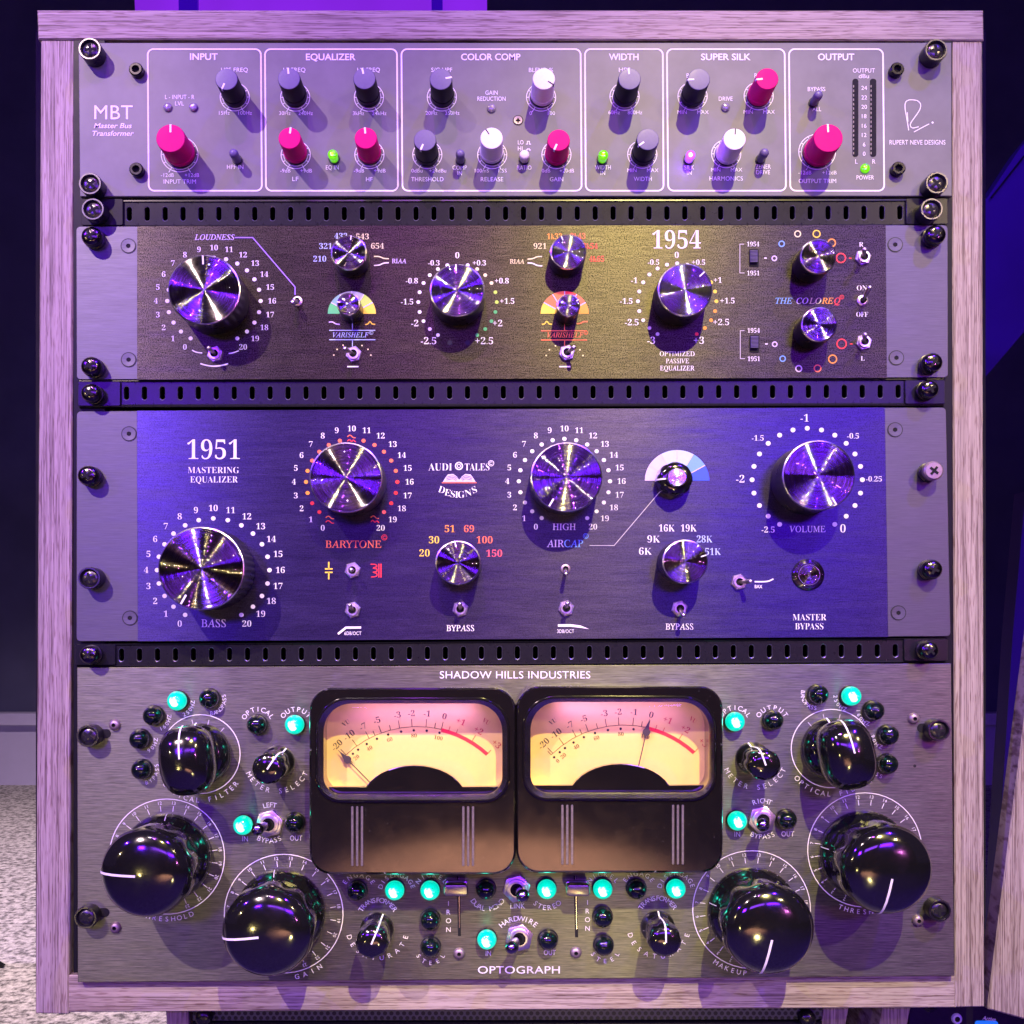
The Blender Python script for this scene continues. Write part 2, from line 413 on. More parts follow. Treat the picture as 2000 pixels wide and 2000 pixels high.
# ------------------------------------------------------------------ printed lettering
TXT = []
class Print:
    """flat printing on one panel, lying h units in front of the panel plane"""
    def __init__(self, unit, h, name='printed_lettering'): self.mb = MB(); self.unit = unit; self.h = h; self.name = name; ALLP.append(self)
    def P(self, x, y): return U(x, y, self.h)
    def poly(self, pts, m='white'): self.mb.add([self.P(*p) for p in pts], [list(range(len(pts)))], m)
    def line(self, pts, w, m='white'):
        """one mitred strip, so that no two faces overlap"""
        P = [Vector(pts[0])]
        for t in pts[1:]:
            if (Vector(t) - P[-1]).length > 1e-4: P.append(Vector(t))
        closed = len(P) > 3 and (P[0] - P[-1]).length < 1e-3
        if closed: P.pop()
        n = len(P); A, B = [], []
        for i in range(n):
            d0 = (P[i] - P[i - 1]).normalized() if closed or i > 0 else None
            d1 = (P[(i + 1) % n] - P[i]).normalized() if closed or i < n - 1 else None
            d0 = d0 or d1; d1 = d1 or d0
            n0 = Vector((-d0.y, d0.x)); n1 = Vector((-d1.y, d1.x)); q = n0 + n1
            q = q / max(0.5, q.dot(n0)) if q.length > 1e-6 else n0
            A.append(self.P(*(P[i] + q * w / 2))); B.append(self.P(*(P[i] - q * w / 2)))
        k = n if closed else n - 1
        self.mb.add(A + B, [(i, (i + 1) % n, n + (i + 1) % n, n + i) for i in range(k)], m)
    def smooth(self, pts, w, m='white', n=6):
        out = []
        P = [pts[0]] + list(pts) + [pts[-1]]
        for i in range(1, len(P) - 2):
            for t in range(n):
                t = t / n; p0, p1, p2, p3 = [Vector(q) for q in P[i - 1:i + 3]]
                out.append(0.5 * ((2 * p1) + (p2 - p0) * t + (2 * p0 - 5 * p1 + 4 * p2 - p3) * t * t + (3 * p1 - p0 - 3 * p2 + p3) * t ** 3))
        out.append(Vector(pts[-1])); self.line(out, w, m)
    def disc(self, x, y, r, m='white', ry=None, n=18):
        ry = ry or r; self.poly([(x + r * math.sin(2 * math.pi * i / n), y - ry * math.cos(2 * math.pi * i / n)) for i in range(n)], m)
    def ring(self, x, y, r, w, m='white', ry=None, a0=0, a1=360, n=None):
        ry = ry or r; n = n or max(6, int(abs(a1 - a0) / 7))
        o = []
        for i in range(n + 1):
            a = rad(a0 + (a1 - a0) * i / n); s, c = math.sin(a), math.cos(a)
            o.append(((x + (r + w / 2) * s, y - (ry + w / 2) * c), (x + (r - w / 2) * s, y - (ry - w / 2) * c)))
        for i in range(n): self.poly([o[i][0], o[i + 1][0], o[i + 1][1], o[i][1]], m)
    def sector(self, x, y, rx, ry, a0, a1, m, n=8, r0=0.0):
        a = [rad(a0 + (a1 - a0) * i / n) for i in range(n + 1)]
        self.poly([(x + rx * math.sin(t), y - ry * math.cos(t)) for t in a] + [(x + rx * r0 * math.sin(t), y - ry * r0 * math.cos(t)) for t in a[::-1]], m)
    def text(self, s, x, y, cap, style='sans', w=None, rot=0, m='white'): TXT.append((self, s, x, y, cap, style, w, rot, m))
    def arc(self, s, x, y, rx, ry, a0, a1, cap, style='sans', m='white', inward=False):
        n = len(s)
        for i, ch in enumerate(s):
            if ch == ' ': continue
            a = a0 + (a1 - a0) * (i / (n - 1) if n > 1 else 0)
            self.text(ch, x + rx * math.sin(rad(a)), y - ry * math.cos(rad(a)), cap, style, None, a - 180 if inward else a, m)
ALLP = []

def serif(s, up, dg):
    return ''.join(chr(up + ord(c) - 65) if 'A' <= c <= 'Z' else chr(dg + ord(c) - 48) if c.isdigit() else chr(up + 26 + ord(c) - 97) if 'a' <= c <= 'z' else c for c in s)
STY = {  # name: (convert, curve offset, shear)
    'sans': (lambda s: s, 0, 0), 'bold': (lambda s: s, 0.018, 0), 'bolditalic': (lambda s: s, 0.012, 0.22), 'light': (lambda s: s, 0, 0),
    'serif': (lambda s: serif(s, 0x1D400, 0x1D7CE), -0.012, 0), 'roman': (lambda s: serif(s, 0x1D434, 0x1D7CE), 0.004, -0.25), 'italic': (lambda s: serif(s, 0x1D434, 0x1D7CE), 0.006, 0)}

def finish_text():
    keys = sorted({(t[1], t[5]) for t in TXT} | {('H', k) for k in STY})
    obs = {}
    for s, st in keys:
        conv, off, _ = STY[st]
        c = bpy.data.curves.new('type', 'FONT'); c.body = conv(s); c.offset = off; c.fill_mode = 'FRONT'; c.resolution_u = 4
        if st == 'light' or st == 'sans': c.space_character = 1.04
        o = bpy.data.objects.new('type', c); COL.objects.link(o); obs[(s, st)] = o
    bpy.context.view_layer.update()
    dg = bpy.context.evaluated_depsgraph_get()
    G = {}
    for k, o in obs.items():
        e = o.evaluated_get(dg); me = e.to_mesh(); sh = STY[k[1]][2]
        vs = [(v.co.x + sh * v.co.y, v.co.y) for v in me.vertices]; fs = [list(p.vertices) for p in me.polygons]
        G[k] = (vs, fs); e.to_mesh_clear()
    for o in obs.values():
        c = o.data; bpy.data.objects.remove(o); bpy.data.curves.remove(c)
    for pr, s, x, y, cap, st, w, rot, m in TXT:
        vs, fs = G[(s, st)]
        if not vs: continue
        H = max(v[1] for v in G[('H', st)][0]); k = cap / H
        x0 = min(v[0] for v in vs); x1 = max(v[0] for v in vs)
        kx = k if not w else min(1.7 * k, max(0.6 * k, w / (x1 - x0)))
        ca, sa = math.cos(rad(rot)), math.sin(rad(rot)); out = []
        for vx, vy in vs:
            a = (vx - (x0 + x1) / 2) * kx; b = -(vy - H / 2) * k
            out.append(pr.P(x + a * ca - b * sa, y + a * sa + b * ca))
        pr.mb.add(out, fs, m)
    for pr in ALLP: build(pr.name, pr.mb, pr.unit)

# ------------------------------------------------------------------ hardware
def cup_screw(unit, px, py, r=22, h=27):
    def body(mb): lathe(mb, [(r * .9, 0), (r, 2), (r, h - 1.5), (r - 1.5, h), (r - 4, h), (r - 5, h - 2), (r - 6, h - 9)], 'black_metal', 32)
    def rimm(mb): lathe(mb, [(r + .2, h - 2.5), (r - 1, h + .4), (r - 3.6, h + .4), (r - 4.6, h - 2)], 'ringmetal', 32, close=False)
    o = part('rack_screw', cached(('rack_screw', r, h), body), unit, (U(px, py, h).x, 0, U(px, py, h).z), SQ)
    sub('washer_rim', cached(('washer_rim', r, h), rimm), o)
    def head(mb):
        lathe(mb, [(r - 6, h - 9), (r - 6.3, h - 5), (r * .55, h - 2.5), (r * .3, h - 1.6), (0, h - 1.4)], 'screwhead', 24)
    hd = sub('screw_head', cached(('screw_head', r, h), head), o)
    cross(hd, h - 1.1, r * .50, random.uniform(0, 90))
def cross(parent, h, r, rot, m='void'):
    mb = MB(); w = r * .24
    pts = [(w, r), (-w, r), (-w, w), (-r, w), (-r, -w), (-w, -w), (-w, -r), (w, -r), (w, -w), (r, -w), (r, w), (w, w)]
    ca, sa = math.cos(rad(rot)), math.sin(rad(rot))
    A = [((a * ca - b * sa) * S, -h * S, (a * sa + b * ca) * S) for a, b in pts]
    B = [(p[0], -(h - 3) * S, p[2]) for p in A]
    n = len(pts); mb.add(A + B, [list(range(n))] + [(i, (i + 1) % n, n + (i + 1) % n, n + i) for i in range(n)], m)
    hd = parent
    while hd.parent and hd.parent.type == 'MESH': hd = hd.parent
    sub('cross_recess', mb.mesh('cross_recess'), hd)
def dome_screw(unit, px, py, r=19, h=30, m='dscrew', flat=False):
    def body(mb): lathe(mb, [(r * .98, 0), (r * 1.02, 3), (r * 1.02, 9), (r * .86, 10), (r * .86, 13), (r, 14), (r, h * .62)], 'black_metal', 32)
    def head(mb):
        if flat: lathe(mb, [(r, h * .62), (r, h - 3), (r - 3, h), (0, h + .4)], m, 32)
        else: lathe(mb, [(r, h * .62), (r * .97, h * .74), (r * .82, h * .90), (r * .55, h * .99), (r * .2, h * 1.03), (0, h * 1.035)], m, 32)
    p = U(px, py, h)
    o = part('rack_screw', cached(('dome_screw', r, h), body), unit, (p.x, 0, p.z), SQ)
    sub('screw_head', cached(('dome_head', r, h, m, flat), head), o)
    cross(o, h * 1.04, r * .5, random.uniform(20, 70))
def hex_bolt(unit, px, py, r=13.5, h=14):
    def f(mb):
        lathe(mb, [(r, 0), (r, h - 2), (r - 2, h), (r * .55, h)], 'blackscrew', 28, close=False)
        lathe(mb, [(r * .55, h), (r * .52, h - 7)], 'void', 6)
    p = U(px, py, h); part('socket_bolt', cached(('socket_bolt', r, h), f), unit, (p.x, 0, p.z), SQ)
def flush_screw(unit, px, py, r=14, h=0.0, m='ear'):
    def f(mb):
        lathe(mb, [(r + 1.3, 0.05), (r + 1.3, 0.7), (r - .8, 0.7)], 'black', 32, close=False)
        lathe(mb, [(r - .8, 0.05), (r - .8, 1.4), (r * .32, 1.0)], m, 32, close=False)
        lathe(mb, [(r * .33, 1.0), (r * .3, 0.5)], 'void', 6)
    p = U(px, py, h); part('flush_screw', cached(('flush_screw', r, m), f), unit, (p.x, -h * S, p.z), SQ)
def rivet(unit, px, py, r=11.5):
    def f(mb):
        lathe(mb, [(r, 0), (r, 1.5), (r * .85, 5), (r * .6, 7.5), (r * .34, 8)], 'rivet', 24, close=False)
        lathe(mb, [(r * .34, 8), (r * .3, 4)], 'void', 6)
    p = U(px, py, 4); part('button_screw', cached(('button_screw', r), f), unit, (p.x, 0, p.z), SQ)

def ribbon(prof, ang, w, m, lift=0.8, flute=None, h0=0):
    """a painted line that follows a knob's profile at one angle"""
    mb = MB(); a = rad(ang); s, c = math.sin(a), math.cos(a); L, R = [], []
    pts = []
    for i, (r, h) in enumerate(prof):
        if h < h0: continue
        pts.append((fluted(r, h, a, flute), h))
    for r, h in pts:
        rr = r + lift * (1 if r > 1 else 0)
        L.append(((rr * s - w / 2 * c) * S, -(h + lift) * S, (rr * c + w / 2 * s) * S))
        R.append(((rr * s + w / 2 * c) * S, -(h + lift) * S, (rr * c - w / 2 * s) * S))
    n = len(L); mb.add(L + R, [(i, i + 1, n + i + 1, n + i) for i in range(n - 1)], m)
    return mb.mesh('pointer_line')

def turned_knob(unit, px, py, r, h, ang=None, knurl=False, base=0):
    def body(mb): lathe(mb, [(r * .99, base), (r, base + 3), (r, h * .55), (r, h - 3.2)], 'black_metal', 160 if knurl else 48, (40, 2.6, base + 2, h * .56, 1) if knurl else None, close=False)
    def rimm(mb): lathe(mb, [(r, h - 3.2), (r - .6, h - 1.2), (r - 2.8, h)], 'rim', 56, close=False)
    def cap(mb): lathe(mb, [(r - 2.8, h), (r - 3.4, h - .5), (r * .5, h - .5), (0.5, h - .5)], 'cap', 56)
    p = U(px, py, h)
    o = part('control_knob', cached(('knob_body', r, h, knurl), body), unit, (p.x, 0, p.z), SQ)
    sub('knob_rim', cached(('knob_rim', r, h), rimm), o)
    sub('knob_cap', cached(('knob_cap', r, h), cap), o)
    if ang is not None: sub('pointer_line', ribbon([(r * .72, h), (r * .965, h)], ang, max(1.8, r * .045), 'white', 0.1), o)

def soft_knob(unit, px, py, r, h, ang, col):
    top = {'dark': 'charcoal', 'pink': 'magenta', 'white': 'whiteknob'}[col]; side = {'dark': 'charcoal_side'}.get(col, top)
    def body(mb):
        lathe(mb, [(r + .2, 0), (r + .8, 1.5), (r + .8, 5)], 'charcoal_side', 44, close=False)
        lathe(mb, [(r + .2, 5), (r + .9, 6), (r + .7, 15), (r - .6, 16.5), (r - .9, h - 2.0), (r - 1.3, h - .8)], side, 44, close=False)
        lathe(mb, [(r - 1.3, h - .8), (r - 2.2, h), (r * .6, h + .3), (0.4, h + .4)], top, 44)
    p = U(px, py, h)
    o = part('control_knob', cached(('soft_knob', r, h, col), body), unit, (p.x, 0, p.z), SQ, label={'dark': None, 'pink': 'raspberry pink knob', 'white': 'white knob'}[col])
    sub('pointer_line', ribbon([(r * .38, h + .2), (r - 2.2, h), (r - .9, h - 2), (r - .8, h - 7)], ang, 3.4 if col != 'white' else 2.4, 'black' if col == 'white' else 'white', .5), o)

BIG = [(86, 0), (87, 2), (87, 9), (84, 17), (76, 24), (71, 30), (72, 36), (77, 48), (82, 66), (85, 88), (85.5, 104), (84, 118), (79, 129), (69, 138), (54, 144.5), (34, 148.5), (14, 150), (0.5, 150.4)]
BIGF = (9, 7.5, 31, 112)
def big_knob(unit, px, py, ang, k=1.0):
    prof = [(r * k, h) for r, h in BIG]
    def body(mb): lathe(mb, prof, 'gloss', 108, BIGF)
    p = U(px, py, 118)
    o = part('large_knob', cached(('large_knob', k), body), unit, (p.x, 0, p.z), (1, 1, .985))
    sub('pointer_line', ribbon([q for q in prof if q[1] >= 100][:-2] + [(9, 150.2)], ang, 4.2, 'white', 1.0, BIGF), o)
    sub('skirt_line', ribbon([q for q in prof if 9 <= q[1] <= 24], ang + 90, 1.6, 'silver', .4), o)
SM = [(33, 0), (33.5, 2), (33, 8), (31, 15), (28, 20), (27, 26), (28.5, 38), (31, 56), (32, 72), (31.5, 83), (29, 91), (23, 96), (12, 98.5), (0.5, 99)]
SMF = (7, 3.2, 24, 88)
def small_knob(unit, px, py, ang):
    def body(mb): lathe(mb, SM, 'gloss', 84, SMF)
    p = U(px, py, 94)
    o = part('small_knob', cached('small_knob', body), unit, (p.x, 0, p.z), SQ)
    sub('pointer_line', ribbon(SM[2:], ang, 3.0, 'white', .8, None), o)
def pointer_knob(unit, px, py, ang, base):
    """bar-shaped knob on a round skirt"""
    SK = [(60, 0), (61, 3), (60, 9), (55, 19), (46, 28), (40, 31)]
    def grip_r(a, h):
        hw, hv = 51, 66
        t = max(0.0, min(1.0, (h - 24) / 100)); k = 0.80 + 0.20 * math.sin(min(1, t * 1.35) * math.pi / 2)
        if h > 78: k *= max(0.02, 1 - ((h - 78) / 54.5) ** 2.8) ** 0.5
        s, c = abs(math.sin(a)) / hw, abs(math.cos(a)) / hv
        e = 2.7
        return k / ((s ** e + c ** e) ** (1 / e))
    def body(mb): lathe(mb, SK, 'gloss', 56)
    def grip(mb):
        hs = [20, 28, 40, 55, 68, 78, 88, 97, 105, 113, 119, 124, 127.5, 130, 131.5, 132]; seg = 64; vs, fs = [], []
        for h in hs:
            for i in range(seg):
                a = 2 * math.pi * i / seg; r = grip_r(a, h); vs.append((r * math.sin(a) * S, -h * S, r * math.cos(a) * S))
        for j in range(len(hs) - 1):
            for i in range(seg):
                k = (i + 1) % seg; fs.append((j * seg + i, j * seg + k, (j + 1) * seg + k, (j + 1) * seg + i))
        fs.append([(len(hs) - 1) * seg + i for i in range(seg)]); mb.add(vs, fs, 'gloss', True)
    p = U(base[0], base[1], 0)
    o = part('pointer_knob', cached('pointer_knob', body), unit, (p.x, 0, p.z))
    g = sub('knob_grip', cached('knob_grip', grip), o); g.rotation_euler = (0, rad(ang), 0)
    prof = [(61, 5), (58, 14), (52, 24)] + [(grip_r(0, h), h) for h in (32, 50, 70, 90, 105, 116, 124, 129)] + [(8, 132)]
    sub('pointer_line', ribbon(prof, ang, 3.2, 'white', 1.2), o)

def toggle(unit, nut, tip, r=15, hn=6, ht=36, m='chrome', lev='chrome', r1=4.6, r0=2.8, plain_ring=False, bat=False):
    def f(mb):
        if plain_ring: lathe(mb, [(r, 0), (r, hn), (r - 3, hn + 2), (r * .55, hn + 2)], m, 24, close=False)
        else:
            lathe(mb, [(r * 1.1, 0), (r * 1.1, hn - 1.5), (r * .98, hn)], m, 6, smooth=False, ph=.26)
            lathe(mb, [(r * .80, hn), (r * .80, hn + 4), (r * .74, hn + 5), (r * .5, hn + 5)], m, 24, close=False)
        lathe(mb, [(r * .56, hn + 5), (r * .5, hn + 1)], 'void', 20)
    p = U(nut[0], nut[1], hn); at = Vector((p.x, 0, p.z))
    o = part('toggle_switch', cached(('toggle_nut', r, hn, m, plain_ring), f), unit, at)
    mb = MB(); a = Vector((0, -hn * .5 * S, 0)); b = U(tip[0], tip[1], ht) - at
    if bat:
        rod(mb, a, b, r0, r1 * .8, lev, 16, False); ball(mb, b, r1, lev)
    else: rod(mb, a, b, r0, r1, lev)
    sub('lever', mb.mesh('lever'), o)

def glow(px, py, h, power, color):
    l = bpy.data.lights.new('lamp_glow', 'POINT'); l.energy = power; l.color = color; l.shadow_soft_size = .002
    lo = bpy.data.objects.new('lamp_glow', l); COL.objects.link(lo); lo.location = U(px, py, h)

def jewel(unit, px, py, on, r=20):
    key = 'lit' if on else 'dark'
    def bez(mb): lathe(mb, [(r * 1.04, 0), (r * 1.06, 6), (r * .98, 9)], 'black_metal', 28, close=False)
    def dome(mb): lathe(mb, [(r * .96, 7)] + [(r * math.cos(rad(a)), 10 + r * 1.05 * math.sin(rad(a))) for a in (8, 20, 32, 44, 56, 68, 79, 89)], 'teal_lit' if on else 'jewel', 32)
    p = U(px, py, 20)
    o = part('indicator_lamp', cached(('lamp_bezel', r), bez), unit, (p.x, 0, p.z), label='lit teal indicator lamp' if on else 'unlit black indicator lamp')
    sub('lens', cached(('lens', key, r), dome), o)
    if on: glow(px, py, 34, 0.0016, (0.0, 1.0, 0.66))

def led(unit, px, py, m, r=8.5, h=5):
    def f(mb): lathe(mb, [(r, 0), (r, h * .5), (r * .8, h * .9), (r * .4, h * 1.1), (0.3, h * 1.15)], m, 22)
    p = U(px, py, h * .8); part('indicator_light', cached(('led', m, r), f), unit, (p.x, 0, p.z))
def push(unit, px, py, m, r=8.6, h=36, label=None):
    def f(mb): lathe(mb, [(r * .9, 0), (r * .92, h * .6), (r, h * .62), (r, h * .86), (r * .85, h * .95), (r * .5, h), (0.3, h * 1.02)], m, 24)
    def c(mb): lathe(mb, [(r * 1.15, 0), (r * 1.15, 3), (r * .8, 3)], 'black_metal', 24, close=False)
    p = U(px, py, h * .95); o = part('push_button', cached(('push', m, r, h), f), unit, (p.x, 0, p.z), label=label)
    sub('button_collar', cached(('push_collar', r), c), o)

# ------------------------------------------------------------------ zoomed coordinates
def q(x0, y0, k): return lambda a, b: (x0 + a / k, y0 + b / k)
A1, A2, A3, A4 = q(60, 0, 3.864), q(500, 0, 3.864), q(960, 0, 3.864), q(1400, 0, 3.22)
B1, B2, B3, B4 = q(60, 370, 3.864), q(500, 370, 3.864), q(960, 370, 3.864), q(1420, 370, 3.864)
C1, C2, C3, C4 = q(60, 770, 3.22), q(560, 770, 3.716), q(960, 770, 3.716), q(1400, 770, 3.715)
D1, D2, D3, D4 = q(100, 1280, 3.578), q(100, 1600, 3.578), q(580, 1300, 4.391), q(980, 1300, 4.391)
D5, D6, D7, D8 = q(620, 1660, 4.83), q(980, 1660, 4.83), q(1340, 1300, 3.331), q(1340, 1600, 2.927)

# ================================================================== the wooden rack
rack = empty('wooden_rack', U(1000, 1000, -60), 'pale ash wood rack frame holding four stacked audio units', 'rack')
HB = -14
def beam(name, poly, m, hf=HB, hb=-900, parent=None, ch=2.5):
    mb = MB(); prism(mb, poly, hf, hb, m, ch); return build(name, mb, parent or rack)
beam('top_beam', [(72, 19), (1921, 19.5), (1922, 79), (74, 76.5)], 'wood_x', HB + 4, -880)
beam('side_beam', [(79.5, 77), (146, 77), (133.5, 1981), (69, 1980)], 'wood_z')
beam('side_beam', [(1859, 79), (1919, 79), (1923, 1967), (1866, 1968)], 'wood_z')
beam('bottom_beam', [(133, 1905), (1866, 1895), (1866, 1968.5), (133, 1977.5)], 'wood_x', HB - 1)
for x0, x1 in ((143, 205), (1805, 1860)):
    mb = MB(); prism(mb, rrect(x0, 78, x1, 1900, 2, 1), -12, -30, 'charcoal_side', 1); build('rack_rail', mb, rack)
mb = MB(); prism(mb, [(70, 60), (1925, 60), (1925, 1972), (70, 1976)], -520, -530, 'void'); build('back_panel', mb, rack)

# ================================================================== slotted vent strips
def vent(name, label, TL, TR, BR, BL, s0, s1, sy, lip, screws, ends):
    u = empty(name, U((TL[0] + TR[0]) / 2, (TL[1] + BL[1]) / 2, 0), label, 'vent panel', 'slotted vent strips between the units')
    N = 44; h = -5; mb = MB()
    lerp = lambda a, b, t: (a[0] + (b[0] - a[0]) * t, a[1] + (b[1] - a[1]) * t)
    xs = [s0[0] + (s1[0] - s0[0]) * i / (N - 1) for i in range(N)]
    pitch = xs[1] - xs[0]
    edges = [TL[0] + 4] + [x - pitch / 2 for x in xs] + [xs[-1] + pitch / 2, TR[0] - 4]
    yt = lambda x: TL[1] + (TR[1] - TL[1]) * (x - TL[0]) / (TR[0] - TL[0])
    yb = lambda x: BL[1] + (BR[1] - BL[1]) * (x - BL[0]) / (BR[0] - BL[0])
    P = lambda x, y, hh=h: U(x, y, hh)
    for a, b in ((edges[0], edges[1]), (edges[-2], edges[-1])):
        mb.add([P(a, yt(a)), P(b, yt(b)), P(b, yb(b)), P(a, yb(a))], [(0, 1, 2, 3)], 'black_steel')
    hw = 5.6
    for i, x in enumerate(xs):
        a, b = edges[i + 1], edges[i + 2]
        t = i / (N - 1); y0 = s0[1] + (s1[1] - s0[1]) * t; y1 = y0 + sy
        sl = rrect(x - hw, y0, x + hw, y1, hw - .1, 5); n = len(sl)
        out = []
        cx, cy = x, (y0 + y1) / 2
        for px, py in sl:      # the same angle on the cell's own outline
            dx, dy = (px - cx) / hw, (py - cy) / (sy / 2)
            if abs(dx) > abs(dy): ex = a if dx < 0 else b; ey = cy + (dy / abs(dx)) * ((yb(x) - cy) if dy > 0 else (cy - yt(x)))
            else: ey = yb(x) if dy > 0 else yt(x); ex = cx + dx / abs(dy) * ((b - cx) if dx > 0 else (cx - a))
            out.append((ex, ey))
        ins = [(px + (cx - px) * .0, py) for px, py in sl]
        R0 = [P(*p) for p in out]; R1 = [P(*p) for p in sl]
        R2 = [Vector((p.x, p.y + .9 * S, p.z)) + (P(cx, cy) - p) * .10 for p in R1]
        R3 = [Vector((p.x, p.y + 9 * S, p.z)) for p in R2]
        mb.add(R0 + R1 + R2 + R3, [], 'black_steel')
        loops(mb, [R0, R1], 'black_steel'); loops(mb, [R1, R2], 'rimdark'); loops(mb, [R2, R3], 'black_steel')
    # rolled lips along the top and bottom edges
    for yy, s in ((yt, -1), (yb, 1)):
        a, b = TL[0] + 3, TR[0] - 3
        for (d0, h0, d1, h1) in ((0, h, 2.5, h + 2.5), (2.5, h + 2.5, lip, h + 2.0), (lip, h + 2.0, lip + 1.5, h - 1), (lip + 1.5, h - 1, lip + 1.5, h - 60)):
            mb.add([P(a, yy(a) + s * d0, h0), P(b, yy(b) + s * d0, h0), P(b, yy(b) + s * d1, h1), P(a, yy(a) + s * d1, h1)], [(0, 1, 2, 3)], 'black_steel')
    build('slotted_face', mb, u)
    for x0, x1, ya, yb_ in ends:
        mb = MB(); prism(mb, rrect(x0, ya, x1, yb_, 3, 2), 0, -11, 'black_steel', 1); build('mounting_ear', mb, u)
    for x, y, dome in screws: (dome_screw if dome else cup_screw)(u, x, y)
    return u
vent('vent_panel', 'black slotted vent strip under the grey knob unit, topmost of the three strips', (160, 396), (1851, 394), (1851, 438), (160, 440), (252.3, 402.5), (1757.7, 400), 30, 5,
     [(B1(468, 148)[0], B1(468, 148)[1], False), (B4(1545, 148)[0], B4(1545, 148)[1], False)], [(159, 240, 388, 440), (1770, 1851, 387, 438)])
vent('vent_panel', 'black slotted vent strip between the 1954 and 1951 equalizers, middle of the three strips', (152, 747), (1846, 744), (1846, 787), (152, 790), (246.9, 753.5), (1754.5, 750), 28.5, 5,
     [(B1(440, 1530)[0], B1(440, 1530)[1], True), (B4(1540, 1500)[0], B4(1540, 1500)[1], True)], [(152, 235, 745, 793), (1768, 1846, 742, 789)])
vent('vent_panel', 'black slotted vent strip right above the twin meter unit, lowest of the three strips', (147, 1262), (1849, 1250), (1849, 1290), (147, 1299), (237, 1265), (1748.9, 1256.5), 28, 3,
     [(C1(357, 1640)[0], C1(357, 1640)[1], True), (C4(1555, 1860)[0], C4(1555, 1860)[1], True)], [(146, 225, 1259, 1299), (1766, 1851, 1248, 1291)])

# ================================================================== unit 1: grey processor
mbt = empty('rack_processor', U(1005, 233, 0), 'olive grey rack unit with pink, white and dark knobs, topmost in the rack', 'audio processor')
mb = MB(); prism(mb, [(153, 83.3), (1858.5, 83), (1859.5, 383), (156, 383.8)], 0, -10, 'grey_plate', 1.2)
build('front_panel', mb, mbt)
mb = MB(); prism(mb, [(215, 92), (1795, 92), (1795, 376), (215, 376)], -10, -500, 'black_steel'); build('chassis', mb, mbt)
p = Print(mbt, 0.5)
for x0, x1, b0, b1 in ((288.5, 509.5, 290.5, 510.5), (517.5, 775.3, 519.5, 777), (784, 1134, 786, 1136), (1142.5, 1294.5, 1144, 1297), (1302.5, 1532.5, 1305, 1535), (1541, 1724.5, 1543.5, 1727)):
    pts = rrect(x0, 96, x1, 372.5, 11, 7)
    pts = [(x + (b0 - x0) * (y - 96) / 277, y) for x, y in pts]
    p.line(pts + [pts[0]], 3.1)
for s, x, y, w in (('INPUT', 398, 110.5, 54), ('EQUALIZER', 646, 111, 97), ('COLOR COMP', 958.5, 111, 116), ('WIDTH', 1218.3, 111, 58), ('SUPER SILK', 1417.6, 111, 97), ('OUTPUT', 1633, 111, 71)):
    p.text(s, x, y, 12.6, 'bold', w)
def mdial(x, y, r):
    p.ring(x, y, r, 1.4, ry=r * .95); p.ring(x, y, r - 5, 1.1, ry=(r - 5) * .95, a0=35, a1=325)
    for i in range(11):
        a = rad(-150 + 30 * i); L = 6.7 if i in (0, 10) else 0
        p.line([(x + (r - 4.3) * math.sin(a), y - (r - 4.3) * .95 * math.cos(a)), (x + (r - .8) * math.sin(a), y - (r - .8) * .95 * math.cos(a))], 1.4)
        if L: p.line([(x + (r + .8) * math.sin(a), y - (r + .8) * .95 * math.cos(a)), (x + (r + L) * math.sin(a), y - (r + L) * .95 * math.cos(a))], 1.4)
    p.line([(x, y - (r + .8) * .95), (x, y - (r + 6) * .95)], 1.4)
# (ring x, ring y, big, knob-top x, knob-top y, pointer, colour, low text, high text, name, name x, name y)
KN = [(458.5, 189.5, 0, *A1(1477, 598), 204, 'dark', '15Hz', '100Hz'), (350.9, 301.5, 1, *A1(1055, 1043), 0, 'pink', '-12dB', '+12dB'),
      (576.6, 190, 0, *A2(248, 593), -4, 'dark', '30Hz', '240Hz'), (720.5, 190.2, 0, *A2(818, 592), -12, 'dark', '3kHz', '24kHz'),
      (577.6, 302.3, 0, *A2(253, 1042), 6, 'pink', '-9dB', '+9dB'), (721.5, 302.3, 0, *A2(828, 1042), -5, 'pink', '-9dB', '+9dB'),
      (863, 189.7, 0, *A2(1395, 597), 80, 'dark', '20Hz', '350Hz'), (834.6, 302.3, 0, *A2(1275, 1057), 203, 'dark', '0dBu', '+24dBu'),
      (961.4, 302.3, 0, *A2(1778, 1043), -32, 'white', '100mS', '1.5S'), (1056.8, 190, 0, *A3(395, 595), 122, 'white', '0', '100'),
      (1086.8, 302.3, 0, *A3(507, 1057), 204, 'pink', '0dB', '+20dB'), (1219.8, 188.5, 0, *A3(1042, 595), -6, 'dark', '60Hz', '800Hz'),
      (1254.5, 301.5, 0, *A3(1180, 1052), 235, 'dark', 'MIN', 'MAX'), (1352.6, 188, 0, *A3(1565, 598), 268, 'dark', 'MIN', 'MAX'),
      (1481.7, 187.5, 0, *A4(318, 495), 266, 'pink', 'MIN', 'MAX'), (1418.3, 300.5, 0, *A3(1835, 1050), 4, 'white', 'MIN', 'MAX'),
      (1596, 296.6, 1, *A4(702, 868), -3, 'pink', '-12dB', '+12dB')]
for x, y, big, tx, ty, ang, col, lo, hi in KN:
    r = 36 if big else 28.5
    mdial(x, y, r); d = 24 if big else 20.3
    p.text(lo, x - d, y + r + (5 if big else 4) - (1 if big else 2) + .5, 7.2, 'light'); p.text(hi, x + d, y + r + (5 if big else 4) - (1 if big else 2) + .5, 7.2, 'light')
    soft_knob(mbt, tx, ty, 28.5 if big else 22.2, 66, ang, col)
